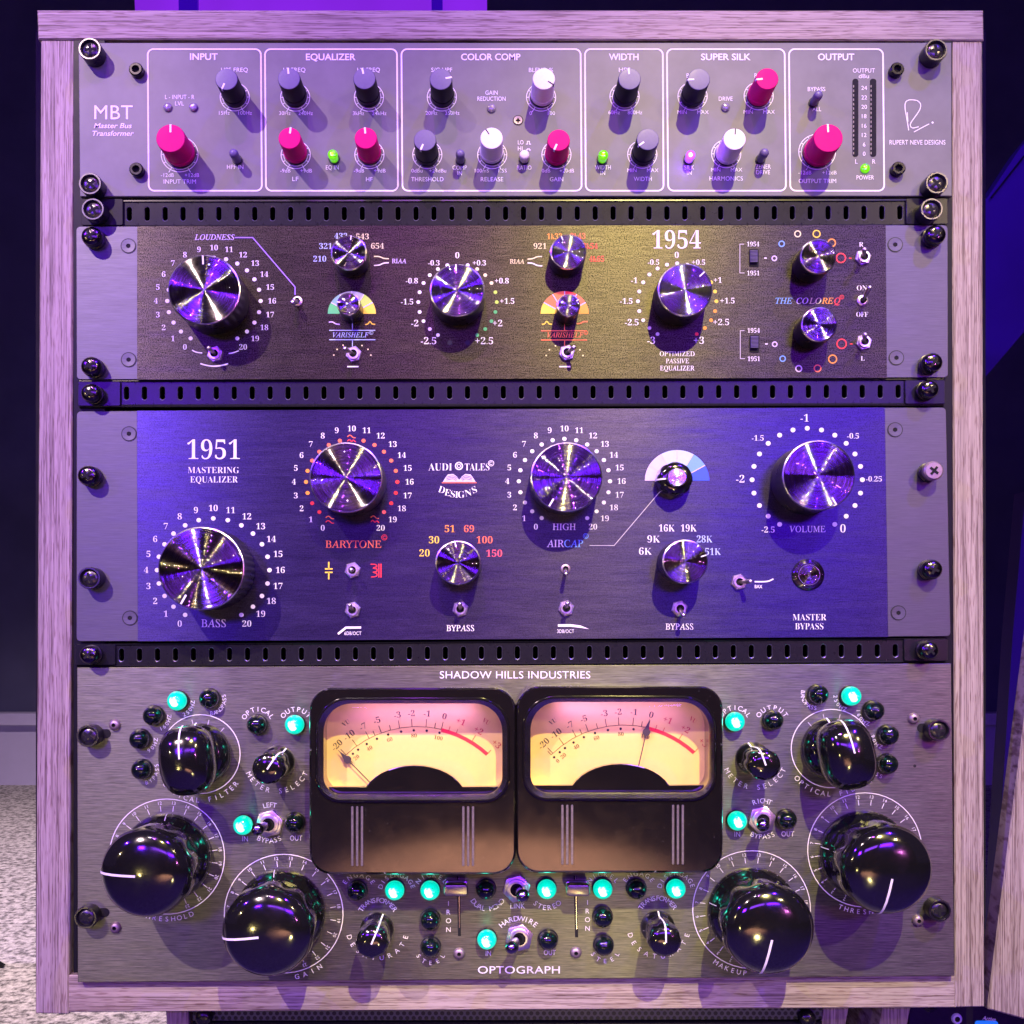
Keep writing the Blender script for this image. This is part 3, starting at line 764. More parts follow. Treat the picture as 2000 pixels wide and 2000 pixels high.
for s, x, y, w in (('HPF FREQ', 458, 136.4, 52), ('L - INPUT - R', 351, 189.4, 57), ('LVL', 350.6, 202, 17), ('INPUT TRIM', 351.2, 354.6, 63), ('HPF IN', 459.3, 326, 32), ('LF FREQ', 575, 136.4, 43),
                   ('HF FREQ', 720, 136.4, 44), ('LF', 576.9, 349.4, 12), ('HF', 721.3, 350, 13), ('EQ IN', 649, 327, 25), ('S/C HPF', 862.8, 136.4, 41), ('THRESHOLD', 834.6, 350, 63), ('COMP', 897.8, 327.4, 28),
                   ('IN', 897.8, 338.2, 9), ('RELEASE', 961, 350, 44), ('GAIN', 960, 181, 24), ('REDUCTION', 960, 192.8, 55), ('BLEND %', 1056.5, 136.6, 47), ('LO', 1017, 278, 11), ('HI', 1016, 290, 9),
                   ('RATIO', 1023.9, 327.4, 28), ('GAIN', 1087, 350, 26), ('HPF', 1219.8, 136.4, 22), ('WIDTH', 1177.4, 327, 31), ('IN', 1177.4, 337.7, 9), ('WIDTH', 1255.5, 349.4, 35), ('BLUE', 1353, 147.5, 24),
                   ('DRIVE', 1417.3, 192.8, 27), ('RED', 1483.5, 147.5, 20), ('SILK', 1346.4, 327, 19), ('IN', 1346.4, 337.4, 9), ('HARMONICS', 1418.3, 348.6, 65), ('ZENER', 1490.4, 325.5, 30), ('DRIVE', 1490.4, 336.3, 27),
                   ('BYPASS', 1594.7, 174, 34), ('ALL', 1595.3, 213, 17), ('OUTPUT TRIM', 1596.6, 353.4, 73), ('OUTPUT', 1687.3, 137.6, 43), ('dBu', 1687.3, 148.6, 20), ('L', 1672.7, 315.5, 4.5), ('R', 1706.8, 315.5, 6), ('POWER', 1690, 346.6, 34)):
    p.text(s, x, y, 8.2, 'sans', w)
p.line([(1027, 281.5), (1030, 281.5), (1030, 276), (1034, 276), (1034, 281.5), (1037, 281.5)], 1.5); p.line([(1027, 293), (1030, 293), (1030, 291), (1034, 291), (1034, 293), (1037, 293)], 1.5)
for s, y in zip(('24', '22', '20', '18', '16', '12', '6', '0'), (171.7, 190.4, 208.7, 227, 245.7, 263.7, 282.3, 300.3)): p.text(s, 1687.8, y, 7.8, 'sans')
p.text('MBT', *A1(625, 848), 27, 'sans', 75); p.text('Master Bus', *A1(620, 948), 9.6, 'bolditalic', 74); p.text('Transformer', *A1(622, 1006), 9.6, 'bolditalic', 81)
p.text('RUPERT NEVE DESIGNS', *A4(1262, 895), 9, 'sans', 109)
p.smooth([A4(*t) for t in ((1207, 820), (1195, 745), (1184, 680), (1187, 645), (1205, 630), (1232, 628), (1262, 634), (1281, 655), (1276, 690), (1250, 730), (1222, 770), (1218, 792), (1232, 805), (1270, 797))], 1.7)
p.smooth([A4(1198, 706), A4(1202, 765)], 1.5); p.smooth([A4(1240, 830), A4(1290, 803), A4(1336, 779)], 1.7); p.disc(*A4(1357, 771), 2)
for x, y in ((326.6, 208), (377, 208), (959.9, 210), (1417.6, 208)): led(mbt, x, y, 'clear_led')
led(mbt, 1690.7, 328, 'green_lit', 9.2)
push(mbt, 455.4, 298, 'charcoal'); push(mbt, 898.6, 299, 'charcoal'); push(mbt, 1494, 297, 'charcoal'); push(mbt, 1599.4, 184, 'charcoal')
push(mbt, 649.3, 300.5, 'green_lit', 9.6, 24, 'lit green push button'); push(mbt, 1178.7, 301.5, 'green_lit', 9.6, 24, 'lit green push button')
push(mbt, 1024.3, 301.5, 'whiteknob', 9.3, 24, 'white push button'); push(mbt, 1349.5, 301.5, 'white_lit', 9.3, 24, 'lit white push button'); glow(1348, 303, 27, 0.02, (0.25, 0.05, 1.0))
for x0, x1 in ((1665, 1676.5), (1699.2, 1711.5)):
    mb = MB(); poly = rrect(x0, 153.7, x1, 306, 5, 4)
    mb.add([U(a, b, .6) for a, b in poly], [list(range(len(poly)))], 'void')
    for i in range(16):
        y = 166 + i * 8.7; mb.add([U(a, b, 1.0) for a, b in rrect(x0 + 1, y, x0 + 3.2, y + 5, .5, 1)], [list(range(8))], 'segment')
    build('level_meter', mb, mbt)
for x, y in ((175, 95), (175.7, 358.4), (1828.6, 97), (1830, 357)): cup_screw(mbt, x, y, 22, 29)
for x, y in ((264.5, 134), (265.2, 329.5), (1753.4, 133.5), (1756, 327.6)): hex_bolt(mbt, x, y)
flush_screw(mbt, 1011.8, 235, 9, 0, 'rivet')
mb = MB()
for a, b in ((4.5, 1.1), (1.1, 4.5)): mb.add([U(1011.8 + s * a, 235 + t * b, 2) for s, t in ((-1, -1), (1, -1), (1, 1), (-1, 1))], [(0, 1, 2, 3)], 'void')
build('screw_slot', mb, mbt)

# ================================================================== the two equalizers
def eq_body(u, quad, lx, rx, lx2, rx2, plate):
    (x0, y0), (x1, y1), (x2, y2), (x3, y3) = quad
    # rounded ear plate
    pts = []
    for (cx, cy), (dx, dy), a0 in (((x1, y1), (-1, 1), 0), ((x2, y2), (-1, -1), 90), ((x3, y3), (1, -1), 180), ((x0, y0), (1, 1), 270)):
        for i in range(5):
            a = rad(a0 + 22.5 * i); R = 8; pts.append((cx + dx * R + R * math.sin(a), cy + dy * R - R * math.cos(a)))
    mb = MB(); prism(mb, pts, 0, -10, 'ear', 1); build('ear_plate', mb, u)
    yt = lambda x: y0 + (y1 - y0) * (x - x0) / (x1 - x0); yb = lambda x: y3 + (y2 - y3) * (x - x3) / (x2 - x3)
    mb = MB(); prism(mb, [(lx, yt(lx) - .6), (rx, yt(rx) - .6), (rx2, yb(rx2) + .6), (lx2, yb(lx2) + .6)], 2, -.5, plate, .5); build('front_plate', mb, u)
    mb = MB(); prism(mb, [(215, y0 + 8), (1790, y0 + 6), (1790, y2 - 8), (215, y2 - 6)], -10, -500, 'black_steel'); build('chassis', mb, u)
H2 = 2.5
def num(p, x, y, rx, ry, vals, a0, step, cap, st='serif', m='white'):
    for i, s in enumerate(vals):
        a = rad(a0 + step * i)
        if s: p.text(s, x + rx * math.sin(a), y - ry * math.cos(a), cap, st, None, 0, m)
def dots(p, x, y, rx, ry, a0, step, n, r, cols='white', skip=()):
    for i in range(n):
        if i in skip: continue
        a = rad(a0 + step * i); p.disc(x + rx * math.sin(a), y - ry * math.cos(a), r, cols if isinstance(cols, str) else cols[i], r * .95)
T21 = [str(i) for i in range(21)]
def fan(p, x, y, rx, ry, cols):
    f = Print(p.unit, p.h, 'colour_scale'); d = Print(p.unit, p.h + .5, 'scale_dividers')
    for i, c in enumerate(cols): f.sector(x, y, rx, ry, -90 + 30 * i, -60 + 30 * i, c, 6)
    for i in range(1, 6):
        a = rad(-90 + 30 * i); p2 = (x + rx * math.sin(a), y - ry * math.cos(a))
        q2 = (x + rx * .3 * math.sin(a), y - ry * .3 * math.cos(a)); d.line([q2, p2], 1.8, 'lilac')
PR2 = {}

e54 = empty('rack_equalizer', U(1000, 590, 0), 'rack equalizer marked 1954 with gold speckled black front plate and silver toggles', 'equalizer')
eq_body(e54, [(148.5, 442), (1851.4, 439.4), (1852, 737.5), (149.5, 741.4)], 267.8, 1730, 267.5, 1732.5, 'gold_black')
p = Print(e54, H2)
for a, b in ((175.2, 458.5), (174.6, 713.5), (1831.5, 455), (1825, 706)): dome_screw(e54, a, b, 19.8, 30)
for a, b in ((251, 480.5), (251.5, 702.6), (1748.2, 478), (1750.5, 699)): flush_screw(e54, a, b)
p.text('LOUDNESS', *B1(1387, 360), 10.5, 'italic', 78, 0, 'lilac')
p.line([B1(1540, 363), B1(1675, 363), B2(295, 737), B2(295, 795)], 1.9, 'violet')
X, Y = 417.9, 587.8
dots(p, X, Y, 91.2, 84.4, -150, 15, 21, 4.1); num(p, X, Y, 113.5, 104, T21, -150, 15, 10, 'serif')
turned_knob(e54, *B1(1308, 756), 68.6, 73, -2)
toggle(e54, B1(1388, 1240), B1(1345, 1198))
p.smooth([B1(1218, 1213), B1(1250, 1228), B1(1294, 1234)], 2.2); p.smooth([B1(1494, 1238), B1(1530, 1232), B1(1570, 1217)], 2.2)
p.smooth([B1(1280, 1314), B1(1330, 1328), B1(1385, 1334), B1(1440, 1328), B1(1490, 1315)], 2.6)
toggle(e54, B2(312, 842), B2(278, 853), 10, 4, 30, 'chrome', 'chrome', 5.2, 4.2, True)
for s, t, m in (('210', B2(481, 524), 'paleblue'), ('321', B2(525, 428), 'paleblue'), ('432', B2(640, 352), 'paleblue'), ('543', B2(803, 356), 'paleyellow'), ('654', B2(917, 427), 'paleyellow')):
    p.text(s, *t, 10.6, 'serif', 25, 0, m)
turned_knob(e54, *B2(700, 475), 34.8, 44, 8)
p.smooth([B2(890, 505), B2(930, 507), B2(965, 520), B2(1002, 523)], 2.2, 'paleyellow'); p.smooth([B2(890, 574), B2(930, 570), B2(965, 556), B2(1002, 553)], 2.2); p.text('RIAA', *B2(1080, 540), 8.6, 'roman', 28, 0, 'lilac')
fan(p, *B2(723, 938), 47, 44, ('green', 'teal', 'greyfan', 'greyfan', 'lime', 'yellow'))
turned_knob(e54, *B2(697, 862), 22.7, 52, -80)
p.smooth([B2(550, 1002), B2(575, 1000), B2(605, 1015), B2(632, 1018)], 2.2, 'lilac'); p.smooth([B2(824, 1020), B2(845, 1014), B2(860, 996), B2(876, 1014), B2(900, 1018)], 2.2, 'yellow')
def shelf(x0, x1, ya, yb, xc, yc0, yc1, m, txt):
    p.line([(x0, ya), (x1, ya)], 1.7, m); p.line([(x0, yb), (x1, yb)], 1.7, m); p.line([(xc, yc0), (xc, ya)], 1.3, m); p.line([(xc, yb), (xc, yc1)], 1.3, m)
    p.text('VARISHELF', *txt, 9.4, 'italic', 70, 0, m); p.text('©', txt[0] + 40, txt[1] - 4, 7.5, 'sans', None, 0, m)
shelf(643, 733, 645.2, 663.5, 688.3, 630, 677, 'paleblue', (685, 654))
toggle(e54, B2(735, 1240), B2(672, 1203))
for t in ((587, 1250), (612, 1207), (657, 1175), (800, 1178), (845, 1207), (867, 1250)): p.disc(*B2(*t), 1.5, 'paleyellow')
p.line([B2(688, 1337), B2(773, 1337)], 2.4)
X, Y = 893.6, 590
dots(p, X, Y, 76.6, 74.5, -150, 15, 21, 3.7, ['white'] * 12 + ['paleyellow'] * 3 + ['lime'] * 2 + ['green'] * 4, (10,))
for s, t, c in (('0', B2(1519, 498), 11), ('-0.3', B2(1342, 555), 9.6), ('+0.3', B2(1685, 555), 9.6), ('-0.8', B2(1176, 690), 10), ('+0.8', B2(1855, 690), 10), ('-1.5', B2(1140, 848), 10.3), ('+1.5', B3(118, 843), 10.3),
                ('-2', B2(1198, 1010), 12), ('+2', B2(1823, 1010), 12), ('-2.5', B2(1302, 1143), 13), ('+2.5', B2(1722, 1143), 13)): p.text(s, *t, c, 'serif')
for t in ((1463, 1157), (1597, 1157)): p.disc(*B2(*t), 5, 'black')
turned_knob(e54, *B2(1519, 760), 52.2, 62, -3)
# high side
for s, t, m in (('1k32', B3(476, 355), 'orange'), ('2k43', B3(652, 352), 'orangered'), ('921', B3(366, 428), 'paleyellow'), ('3k54', B3(745, 428), 'red'), ('4k65', B3(793, 525), 'red')): p.text(s, *t, 10.6, 'serif', 29 if len(s) > 3 else 25, 0, m)
turned_knob(e54, *B3(580, 470), 34.8, 44, -24)
p.text('RIAA', *B3(193, 543), 8.6, 'roman', 28, 0, 'paleyellow'); p.smooth([B3(272, 526), B3(310, 522), B3(345, 508), B3(382, 506)], 2.2, 'paleyellow'); p.smooth([B3(272, 554), B3(310, 558), B3(345, 573), B3(383, 577)], 2.2)
fan(p, *B3(552, 938), 47, 44, ('yellow', 'orangered', 'orangered', 'red', 'orangered', 'orange'))
turned_knob(e54, *B3(582, 873), 22.7, 52, 60)
p.smooth([B3(380, 1018), B3(400, 1014), B3(417, 996), B3(435, 1014), B3(456, 1018)], 2.2, 'yellow'); p.smooth([B3(644, 1013), B3(670, 1010), B3(695, 998), B3(726, 997)], 2.2, 'orangered')
shelf(*[B3(x, 0)[0] for x in (374, 720)], 646, 664, B3(552, 0)[0], 631, 677, 'orangered', B3(557, 1098))
toggle(e54, B3(570, 1230), B3(622, 1193))
for t in ((413, 1253), (437, 1210), (482, 1180), (667, 1210), (690, 1253)): p.disc(*B3(*t), 1.5, 'paleyellow')
p.line([B3(512, 1337), B3(595, 1337)], 2.4)
p.text('1954', *B3(1397, 381), 34, 'serif', 94.5)
X, Y = 1322.6, 588.4
dots(p, X, Y, 76.6, 74, -150, 15, 21, 3.7, ['silver', 'silver'] + ['white'] * 12 + ['yellow'] * 3 + ['orange'] * 3 + ['red'])
for s, t, c in (('0', B3(1398, 495), 11), ('-0.5', B3(1222, 550), 9.6), ('+0.5', B3(1562, 550), 9.6), ('-1', B3(1077, 687), 10.3), ('+1', B3(1707, 685), 10.3), ('-1.5', B3(1017, 843), 10.3), ('+1.5', B3(1780, 840), 10.3),
                ('-2.5', B3(1058, 1003), 11.5), ('+2.5', B3(1733, 1002), 11.5), ('-3', B3(1205, 1140), 13), ('+3', B3(1565, 1140), 13)): p.text(s, *t, c, 'serif')
turned_knob(e54, *B3(1462, 757), 52.2, 64, 46)
p.text('OPTIMIZED', *B3(1401, 1240), 9, 'roman', 68); p.text('PASSIVE', *B3(1403, 1294), 9, 'roman', 45); p.text('EQUALIZER', *B3(1402, 1348), 9, 'roman', 67)
for y0, y1, xb, tx, sw in ((413, 630, 97, 197, (168, 450, 240, 583)), (1065, 1277, 100, 201, (172, 1097, 245, 1230))):
    a, b = B4(xb, y0), B4(xb, y1); p.line([(a[0] + 8, a[1]), a, b, (b[0] + 9, b[1])], 1.2, 'silver')
    p.text('1954', *B4(tx, y0), 8.6, 'serif', 24); p.text('1951', *B4(tx + 1, y1 + 2), 8.6, 'serif', 24)
    x0, ya = B4(sw[0], sw[1]); x1, yb = B4(sw[2], sw[3])
    mb = MB(); prism(mb, rrect(x0, ya, x1, yb, 3, 3), 3, 1, 'void', .3)
    sl = build('slide_switch', mb, e54)
    mb = MB()
    for i in range(9):
        y = ya + 2.5 + i * 2.6; prism(mb, [(x0 + 2, y), (x1 - 2, y), (x1 - 2, y + 1.5), (x0 + 2, y + 1.5)], 9, 2, 'charcoal', .3)
    part('slide_button', mb.mesh('slide_button', wloc(sl)), sl, wloc(sl))
for pts in (((357, 520, 17, 'lilac'), (412, 410, 20, 'sky'), (533, 335, 22, 'paleyellow'), (676, 335, 26, 'yellow'), (790, 403, 28, 'orange'), (860, 517, 34, 'red')),
            ((360, 1168, 17, 'lilac'), (420, 1277, 20, 'sky'), (541, 1352, 22, 'lilac'), (683, 1350, 25, 'orangered'), (797, 1280, 30, 'orange'), (865, 1165, 35, 'red'))):
    for x, y, r, m in pts: p.ring(*B4(x, y), r / 3.864, 2.2, m)
for x, y, m in ((290, 518, 'white'), (297, 1166, 'white'), (930, 519, 'red'), (937, 1166, 'red')): a = B4(x, y); p.line([(a[0] - 2.5, a[1]), (a[0] + 2.5, a[1])], 2, m)
turned_knob(e54, *B4(690, 505), 34.8, 54); turned_knob(e54, *B4(697, 1018), 34.8, 54)
tx, ty = B4(615, 840)
for s, o, m in (('THE', -48, 'sky'), ('CO', -12, 'lilac'), ('LO', 13, 'paleyellow'), ('RE', 37, 'orange'), ('Q', 56, 'red')): p.text(s, tx + o, ty, 11.5, 'italic', None, 0, m)
p.text('©', tx + 65, ty - 7, 8, 'sans', None, 0, 'red')
p.text('R', *B4(1013, 415), 8.6, 'serif'); p.text('ON', *B4(1018, 743), 9.3, 'serif', 20); p.text('OFF', *B4(1020, 943), 9.3, 'serif', 23); p.text('L', *B4(1024, 1275), 8.6, 'serif')
toggle(e54, B4(1030, 510), B4(1037, 455)); toggle(e54, B4(1035, 1150), B4(1040, 1098)); toggle(e54, B4(1025, 838), B4(1075, 743), 11, 4, 40, 'chrome', 'chrome', 4.6, 3, True)

e51 = empty('rack_equalizer', U(1000, 1025, 0), 'tall rack equalizer marked 1951 with plain violet-black front plate and white-dotted dials', 'equalizer')
eq_body(e51, [(149.4, 803), (1848, 795.6), (1856.8, 1243), (149, 1253)], 267, 1728.4, 269, 1735, 'blue_black')
p = Print(e51, H2); PR2[p] = Print(e51, H2 + .5, 'book_lines'); EM = Print(e51, H2, 'book_emblem')
dome_screw(e51, 168.7, 927.8, 20.5, 30); cup_screw(e51, 174, 1129, 22); dome_screw(e51, 1824.5, 919, 19, 32, 'rivet', True); dome_screw(e51, 1824.5, 1112, 20, 30)
for a, b in ((252.2, 847.3), (254, 1207), (1748, 839.4), (1754.5, 1197)): flush_screw(e51, a, b)
p.text('1951', *C1(1150, 350), 36.6, 'serif', 102.5); p.text('MASTERING', *C1(1149, 477), 11.8, 'serif', 100); p.text('EQUALIZER', *C1(1153, 536), 11.8, 'serif', 93)
X, Y = 416.5, 1113.5
dots(p, X, Y, 109.8, 101, -150, 15, 21, 4.5); num(p, X, Y, 131, 121, T21, -150, 15, 11.4)
turned_knob(e51, *C1(1072, 1096), 81.2, 86, 209, True); p.text('BASS', *C1(1150, 1440), 15, 'roman', 48)
X, Y = 686.9, 941.2
dots(p, X, Y, 89.2, 83.3, -150, 15, 21, 4, ['red'] * 3 + ['orange'] * 3 + ['orangered'] * 10 + ['red'] * 3 + ['pink'] * 2, (0, 10, 20)); num(p, X, Y, 113, 104, T21, -150, 15, 10.4)
turned_knob(e51, *C2(429, 604), 69, 75, 208)
for (x, y) in ((313, 910), (640, 908), (470, 322)):
    for d, b in ((-17, 0), (15, 1 if x > 400 else 0)):
        p.smooth([C2(x - 30, y + d + 4), C2(x - 14, y + d - 8), C2(x, y + d + (6 if b else -2)), C2(x + 14, y + d + (-4 if b else 10)), C2(x + 30, y + d + 10)], 1.7, 'orangered' if d < 0 else 'red')
p.text('BARYTONE', *C2(484, 1088), 14, 'roman', 109, 0, 'orangered'); p.text('©', *C2(708, 1040), 10.5, 'sans', None, 0, 'red')
x, y = C2(305, 1280)
p.line([(x, y - 17), (x, y - 3.5)], 2.6, 'yellow'); p.line([(x, y + 3.5), (x, y + 17)], 2.6, 'yellow'); p.line([(x - 7.5, y - 3.4), (x + 7.5, y - 3.4)], 2.6, 'yellow'); p.line([(x - 7.5, y + 3.4), (x + 7.5, y + 3.4)], 2.6, 'yellow')
x, y = C2(650, 1280)
for d in (0, 1): p.line([(x + 5 + 4.2 * d, y - 13.5), (x + 5 + 4.2 * d, y + 13.5)], 2, 'red')
p.smooth([(x - 11, y - 12.5), (x - 2, y - 12), (x + 1, y - 8), (x - 6, y - 5), (x + 1, y - 3), (x + .5, y + 2), (x - 6, y + 3), (x + 1, y + 6), (x, y + 11), (x - 10, y + 12.5)], 1.7, 'red')
toggle(e51, C2(477, 1277), C2(468, 1275)); toggle(e51, C2(477, 1565), C2(458, 1533))
p.line([C2(372, 1740), C2(430, 1694), C2(540, 1693)], 4.2); p.text('6DB/OCT', *C2(480, 1735), 6.8, 'sans', 33)
x, y = C2(1248, 528)
p.text('AUDI', x - 36, y, 13.5, 'serif', 46); p.text('TALES', x + 36, y, 13.5, 'serif', 48); p.ring(x + .5, y - 2, 6.8, 2.2); p.ring(x + .5, y - 2, 3.2, 1.3); p.line([(x + .5, y - 10.5), (x + .5, y - 8)], 2); p.text('©', *C2(1483, 502), 11, 'sans')
x, y = C2(1252, 634)
for sx in (-1, 1):
    EM.poly([(x, y + .5), (x + sx * 32, y + .5), (x + sx * 26, y - 9), (x + sx * 22, y - 14), (x + sx * 12, y - 15), (x + sx * 5, y - 10), (x, y - 3)][::sx], 'lilac')
    for k in range(3): PR2[p].smooth([(x + sx * (3 + 1.5 * k), y - 6 + 2.2 * k), (x + sx * 12, y - 11.5 + 3 * k), (x + sx * 25, y - 8.5 + 2.8 * k)], .8, 'black')
EM.line([(x - 34, y + 2.2), (x + 34, y + 2.2)], 1.6, 'orangered')
for i, (ch, dx, dy, ro) in enumerate((('D', -33, 16, 20), ('E', -21.5, 21.5, 13), ('S', -11.5, 24.5, 7), ('I', -4, 25.5, 2), ('G', 5, 25.2, -3), ('N', 18.5, 22, -12), ('S', 30.5, 16, -22))): p.text(ch, x + dx - 1, y + dy, 12.5, 'serif', None, ro)
for s, t, m in (('20', C2(1000, 1153), 'yellow'), ('30', C2(1069, 1058), 'yellow'), ('51', C2(1183, 977), 'orange'), ('69', C2(1323, 977), 'orangered'), ('100', C2(1436, 1058), 'orangered'), ('150', C2(1506, 1155), 'pink')): p.text(s, *t, 13, 'serif', None, 0, m)
turned_knob(e51, *C2(1243, 1222), 43.5, 62, -8); toggle(e51, C2(1260, 1558), C2(1256, 1523)); p.text('BYPASS', *C2(1260, 1697), 11.6, 'roman', 54)
X, Y = 1102.4, 940
dots(p, X, Y, 89, 83, -150, 15, 21, 4.1, ['silver'] * 3 + ['white'] * 18); num(p, X, Y, 111.5, 102.8, T21, -150, 15, 10.4)
turned_knob(e51, *C3(545, 600), 68, 75, 210)
p.text('HIGH', *C3(528, 962), 12.3, 'roman', 45); p.text('AIR', *C3(464, 1083), 14, 'roman', 34, 0, 'lilac'); p.text('CAP', *C3(596, 1083), 14, 'roman', 37, 0, 'sky'); p.text('©', *C3(684, 1030), 10, 'sans', None, 0, 'sky')
p.line([C3(712, 1098), C3(890, 1098), C3(1245, 680)], 1.3, 'silver')
toggle(e51, C3(538, 1268), C3(541, 1303), 9.5, 4, 34, 'rivet', 'chrome', 4, 2.8, True); toggle(e51, C3(543, 1553), C3(552, 1518))
a, b = C3(482, 1680); p.poly([(a, b - 2.8), (a + 25, b - 3), (a + 44, b - .5), (a + 61, b + 6.5), (a + 42, b + 3.8), (a + 25, b + 2), (a, b + 2)]); p.text('3DB/OCT', *C3(538, 1720), 6.8, 'sans', 33)
fan(p, *C3(1347, 627), 63, 59.7, ('lilac', 'lilac', 'paleblue', 'paleblue', 'sky', 'blue'))
k0 = U(*C3(1347, 603), 48)
def aircap(mb): lathe(mb, [(34, 0), (35, 3), (35, 24), (32, 32), (26, 37), (19, 38)], 'gloss', 80, (8, 3, 8, 30), close=False)
o = part('control_knob', cached('aircap_knob', aircap), e51, (k0.x, 0, k0.z), SQ)
mb = MB(); lathe(mb, [(19, 36), (18.4, 47), (17, 49), (.4, 49)], 'pinkcap', 40); sub('knob_cap', mb.mesh('knob_cap'), o)
sub('pointer_line', ribbon([(19.5, 38.3), (26, 37.3), (33, 32), (36, 24), (36, 10)], 266, 3, 'white', .6), o)
for s, t, m in (('6K', C3(1117, 1140), 'white'), ('9K', C3(1178, 1052), 'white'), ('16K', C3(1273, 972), 'white'), ('19K', C3(1432, 972), 'white'), ('28K', C3(1547, 1052), 'paleblue'), ('51K', C3(1608, 1143), 'paleblue')): p.text(s, *t, 13, 'serif', 25 if len(s) == 2 else 31, 0, m)
turned_knob(e51, *C3(1406, 1215), 43.5, 66, 72)
toggle(e51, C3(1367, 1555), C3(1393, 1603)); p.text('BYPASS', *C3(1364, 1686), 11.6, 'roman', 54)
toggle(e51, C4(163, 1362), C4(243, 1358)); p.smooth([C4(275, 1360), C4(345, 1360), C4(380, 1354), C4(411, 1340)], 2.8); p.text('BAX', *C4(303, 1395), 6.6, 'bold', 15)
X, Y = 1576.6, 937
dots(p, X, Y, 107.7, 100.6, -150, 15, 21, 4.8)
for s, t, c in (('-1', C4(637, 173), 14), ('-0.5', C4(988, 303), 10), ('-0.25', C4(1140, 615), 9.8), ('0', C4(915, 975), 15), ('-2.5', C4(372, 983), 11), ('-2', C4(170, 615), 14), ('-1.5', C4(297, 318), 10)): p.text(s, *t, c, 'serif')
p.text('VOLUME', *C4(658, 978), 12, 'roman', 70)
turned_knob(e51, *C4(740, 588), 68.5, 82, 150)
b0 = U(*C4(670, 1310), 10)
mb = MB(); lathe(mb, [(32, 0), (32, 3), (30.5, 5), (24, 10), (22.6, 10)], 'cap', 48, close=False); lathe(mb, [(22.6, 10), (22.4, 6), (21.4, 6)], 'void', 48, close=False)
o = part('push_button', mb.mesh('push_button'), e51, (b0.x, 0, b0.z), SQ)
mb = MB(); lathe(mb, [(21.4, 6), (21.4, 10.5), (20.6, 11.5), (20, 11.5)], 'rim', 48, close=False); lathe(mb, [(20, 11.5), (19.6, 11), (10, 11), (.4, 11)], 'cap', 48); sub('button_cap', mb.mesh('button_cap'), o)
p.text('MASTER', *C4(673, 1618), 12, 'serif', 66); p.text('BYPASS', *C4(671, 1684), 12, 'serif', 55)

# ================================================================== unit 4: twin meter compressor
opt = empty('rack_compressor', U(1005, 1605, 0), 'brushed black steel rack unit with twin yellow meters, large black knobs and teal lamps', 'compressor')
mb = MB(); prism(mb, [(150.3, 1303.8), (1857.9, 1296), (1864.5, 1905.8), (151.7, 1918.6)], 0, -10, 'steel_plate', 1.0); build('front_panel', mb, opt)
mb = MB(); prism(mb, [(215, 1312), (1795, 1312), (1795, 1890), (215, 1890)], -10, -510, 'black_steel'); build('chassis', mb, opt)
p = Print(opt, 0.5)
for (x, y), dx in ((D1(255, 565), 26), (D2(238, 690), 28), (D7(1648, 422), -22), (D8(1452, 525), 0)):
    cup_screw(opt, x, y, 22, 26)
    if dx:
        b = U(x, y, 32); bx = 1000 + b.x / S + dx * .8; by = 1000 - b.z / S - 1
        mb = MB(); mb.add([U(*t, .6) for t in rrect(bx - 12, by - 9, bx + 12, by + 9, 8.9, 5)], [list(range(24))], 'void'); build('screw_slot', mb, opt)
for a in (D1(440, 487), D2(445, 760), D7(1485, 345), D8(1328, 580), D5(1337, 980), D6(700, 972)): rivet(opt, *a)
p.disc(*D7(1488, 653), 3, 'black')
def deco(s, x, y, cap, w): 
    p.text(s, x, y, cap, 'sans', w, 0, 'white')
deco('SHADOW HILLS INDUSTRIES', 1006, 1318, 14, 294); deco('OPTOGRAPH', 1013.4, 1894.3, 14, 160)

# arcs of letters and number rings
fl, fr = (391.5, 1472.8), (1624.3, 1462)
for c, r in ((fl, (77.4, 77)), (fr, (79, 76.5))):
    p.ring(c[0], c[1], r[0], 1.7, 'white', r[1])
    for a in (-14, 14, 42, -42): p.line([(c[0] + 60 * math.sin(rad(a)), c[1] - 60 * math.cos(rad(a))), (c[0] + 69 * math.sin(rad(a)), c[1] - 69 * math.cos(rad(a)))], 1.3, 'thin')
p.arc('OPTICAL FILTER', *fl, 90, 90, 229, 130, 9.5, 'sans', 'white', True); p.arc('OPTICAL FILTER', *fr, 89, 89, 229, 130, 9.5, 'sans', 'white', True)
p.arc('METER SELECT', 541, 1485, 61, 60, 243, 116, 9.5, 'sans', 'white', True); p.arc('METER SELECT', 1474.8, 1478, 61, 60, 243, 116, 9.5, 'sans', 'white', True)
def scale(c, r, n0, n1, label, a0, a1):
    p.ring(c[0], c[1], r, 1.7, 'white', r)
    for n in range(n0, n1 + 1):
        a = (n - 12.5) * 15; s, k = math.sin(rad(a)), math.cos(rad(a))
        p.line([(c[0] + (r - 24) * s, c[1] - (r - 24) * k), (c[0] + (r - 13) * s, c[1] - (r - 13) * k)], 1.3, 'white')
        p.text(str(n), c[0] + (r - 7.5) * s, c[1] - (r - 7.5) * k, 6.2, 'light', None, a, 'white')
    p.arc(label, c[0], c[1], r + 9.5, r + 9.5, a0, a1, 9.2, 'sans', 'white', True)
tl, gl, tr, mr = (326, 1673), (554, 1784.5), (1689, 1660), (1468, 1776.5)
scale(tl, 112.5, 2, 23, 'THRESHOLD', 203, 157); scale(gl, 116, 2, 23, 'GAIN', 168, 146); scale(tr, 111.5, 2, 23, 'THRESHOLD', 203, 157); scale(mr, 115, 2, 23, 'MAKEUP', 214, 186)
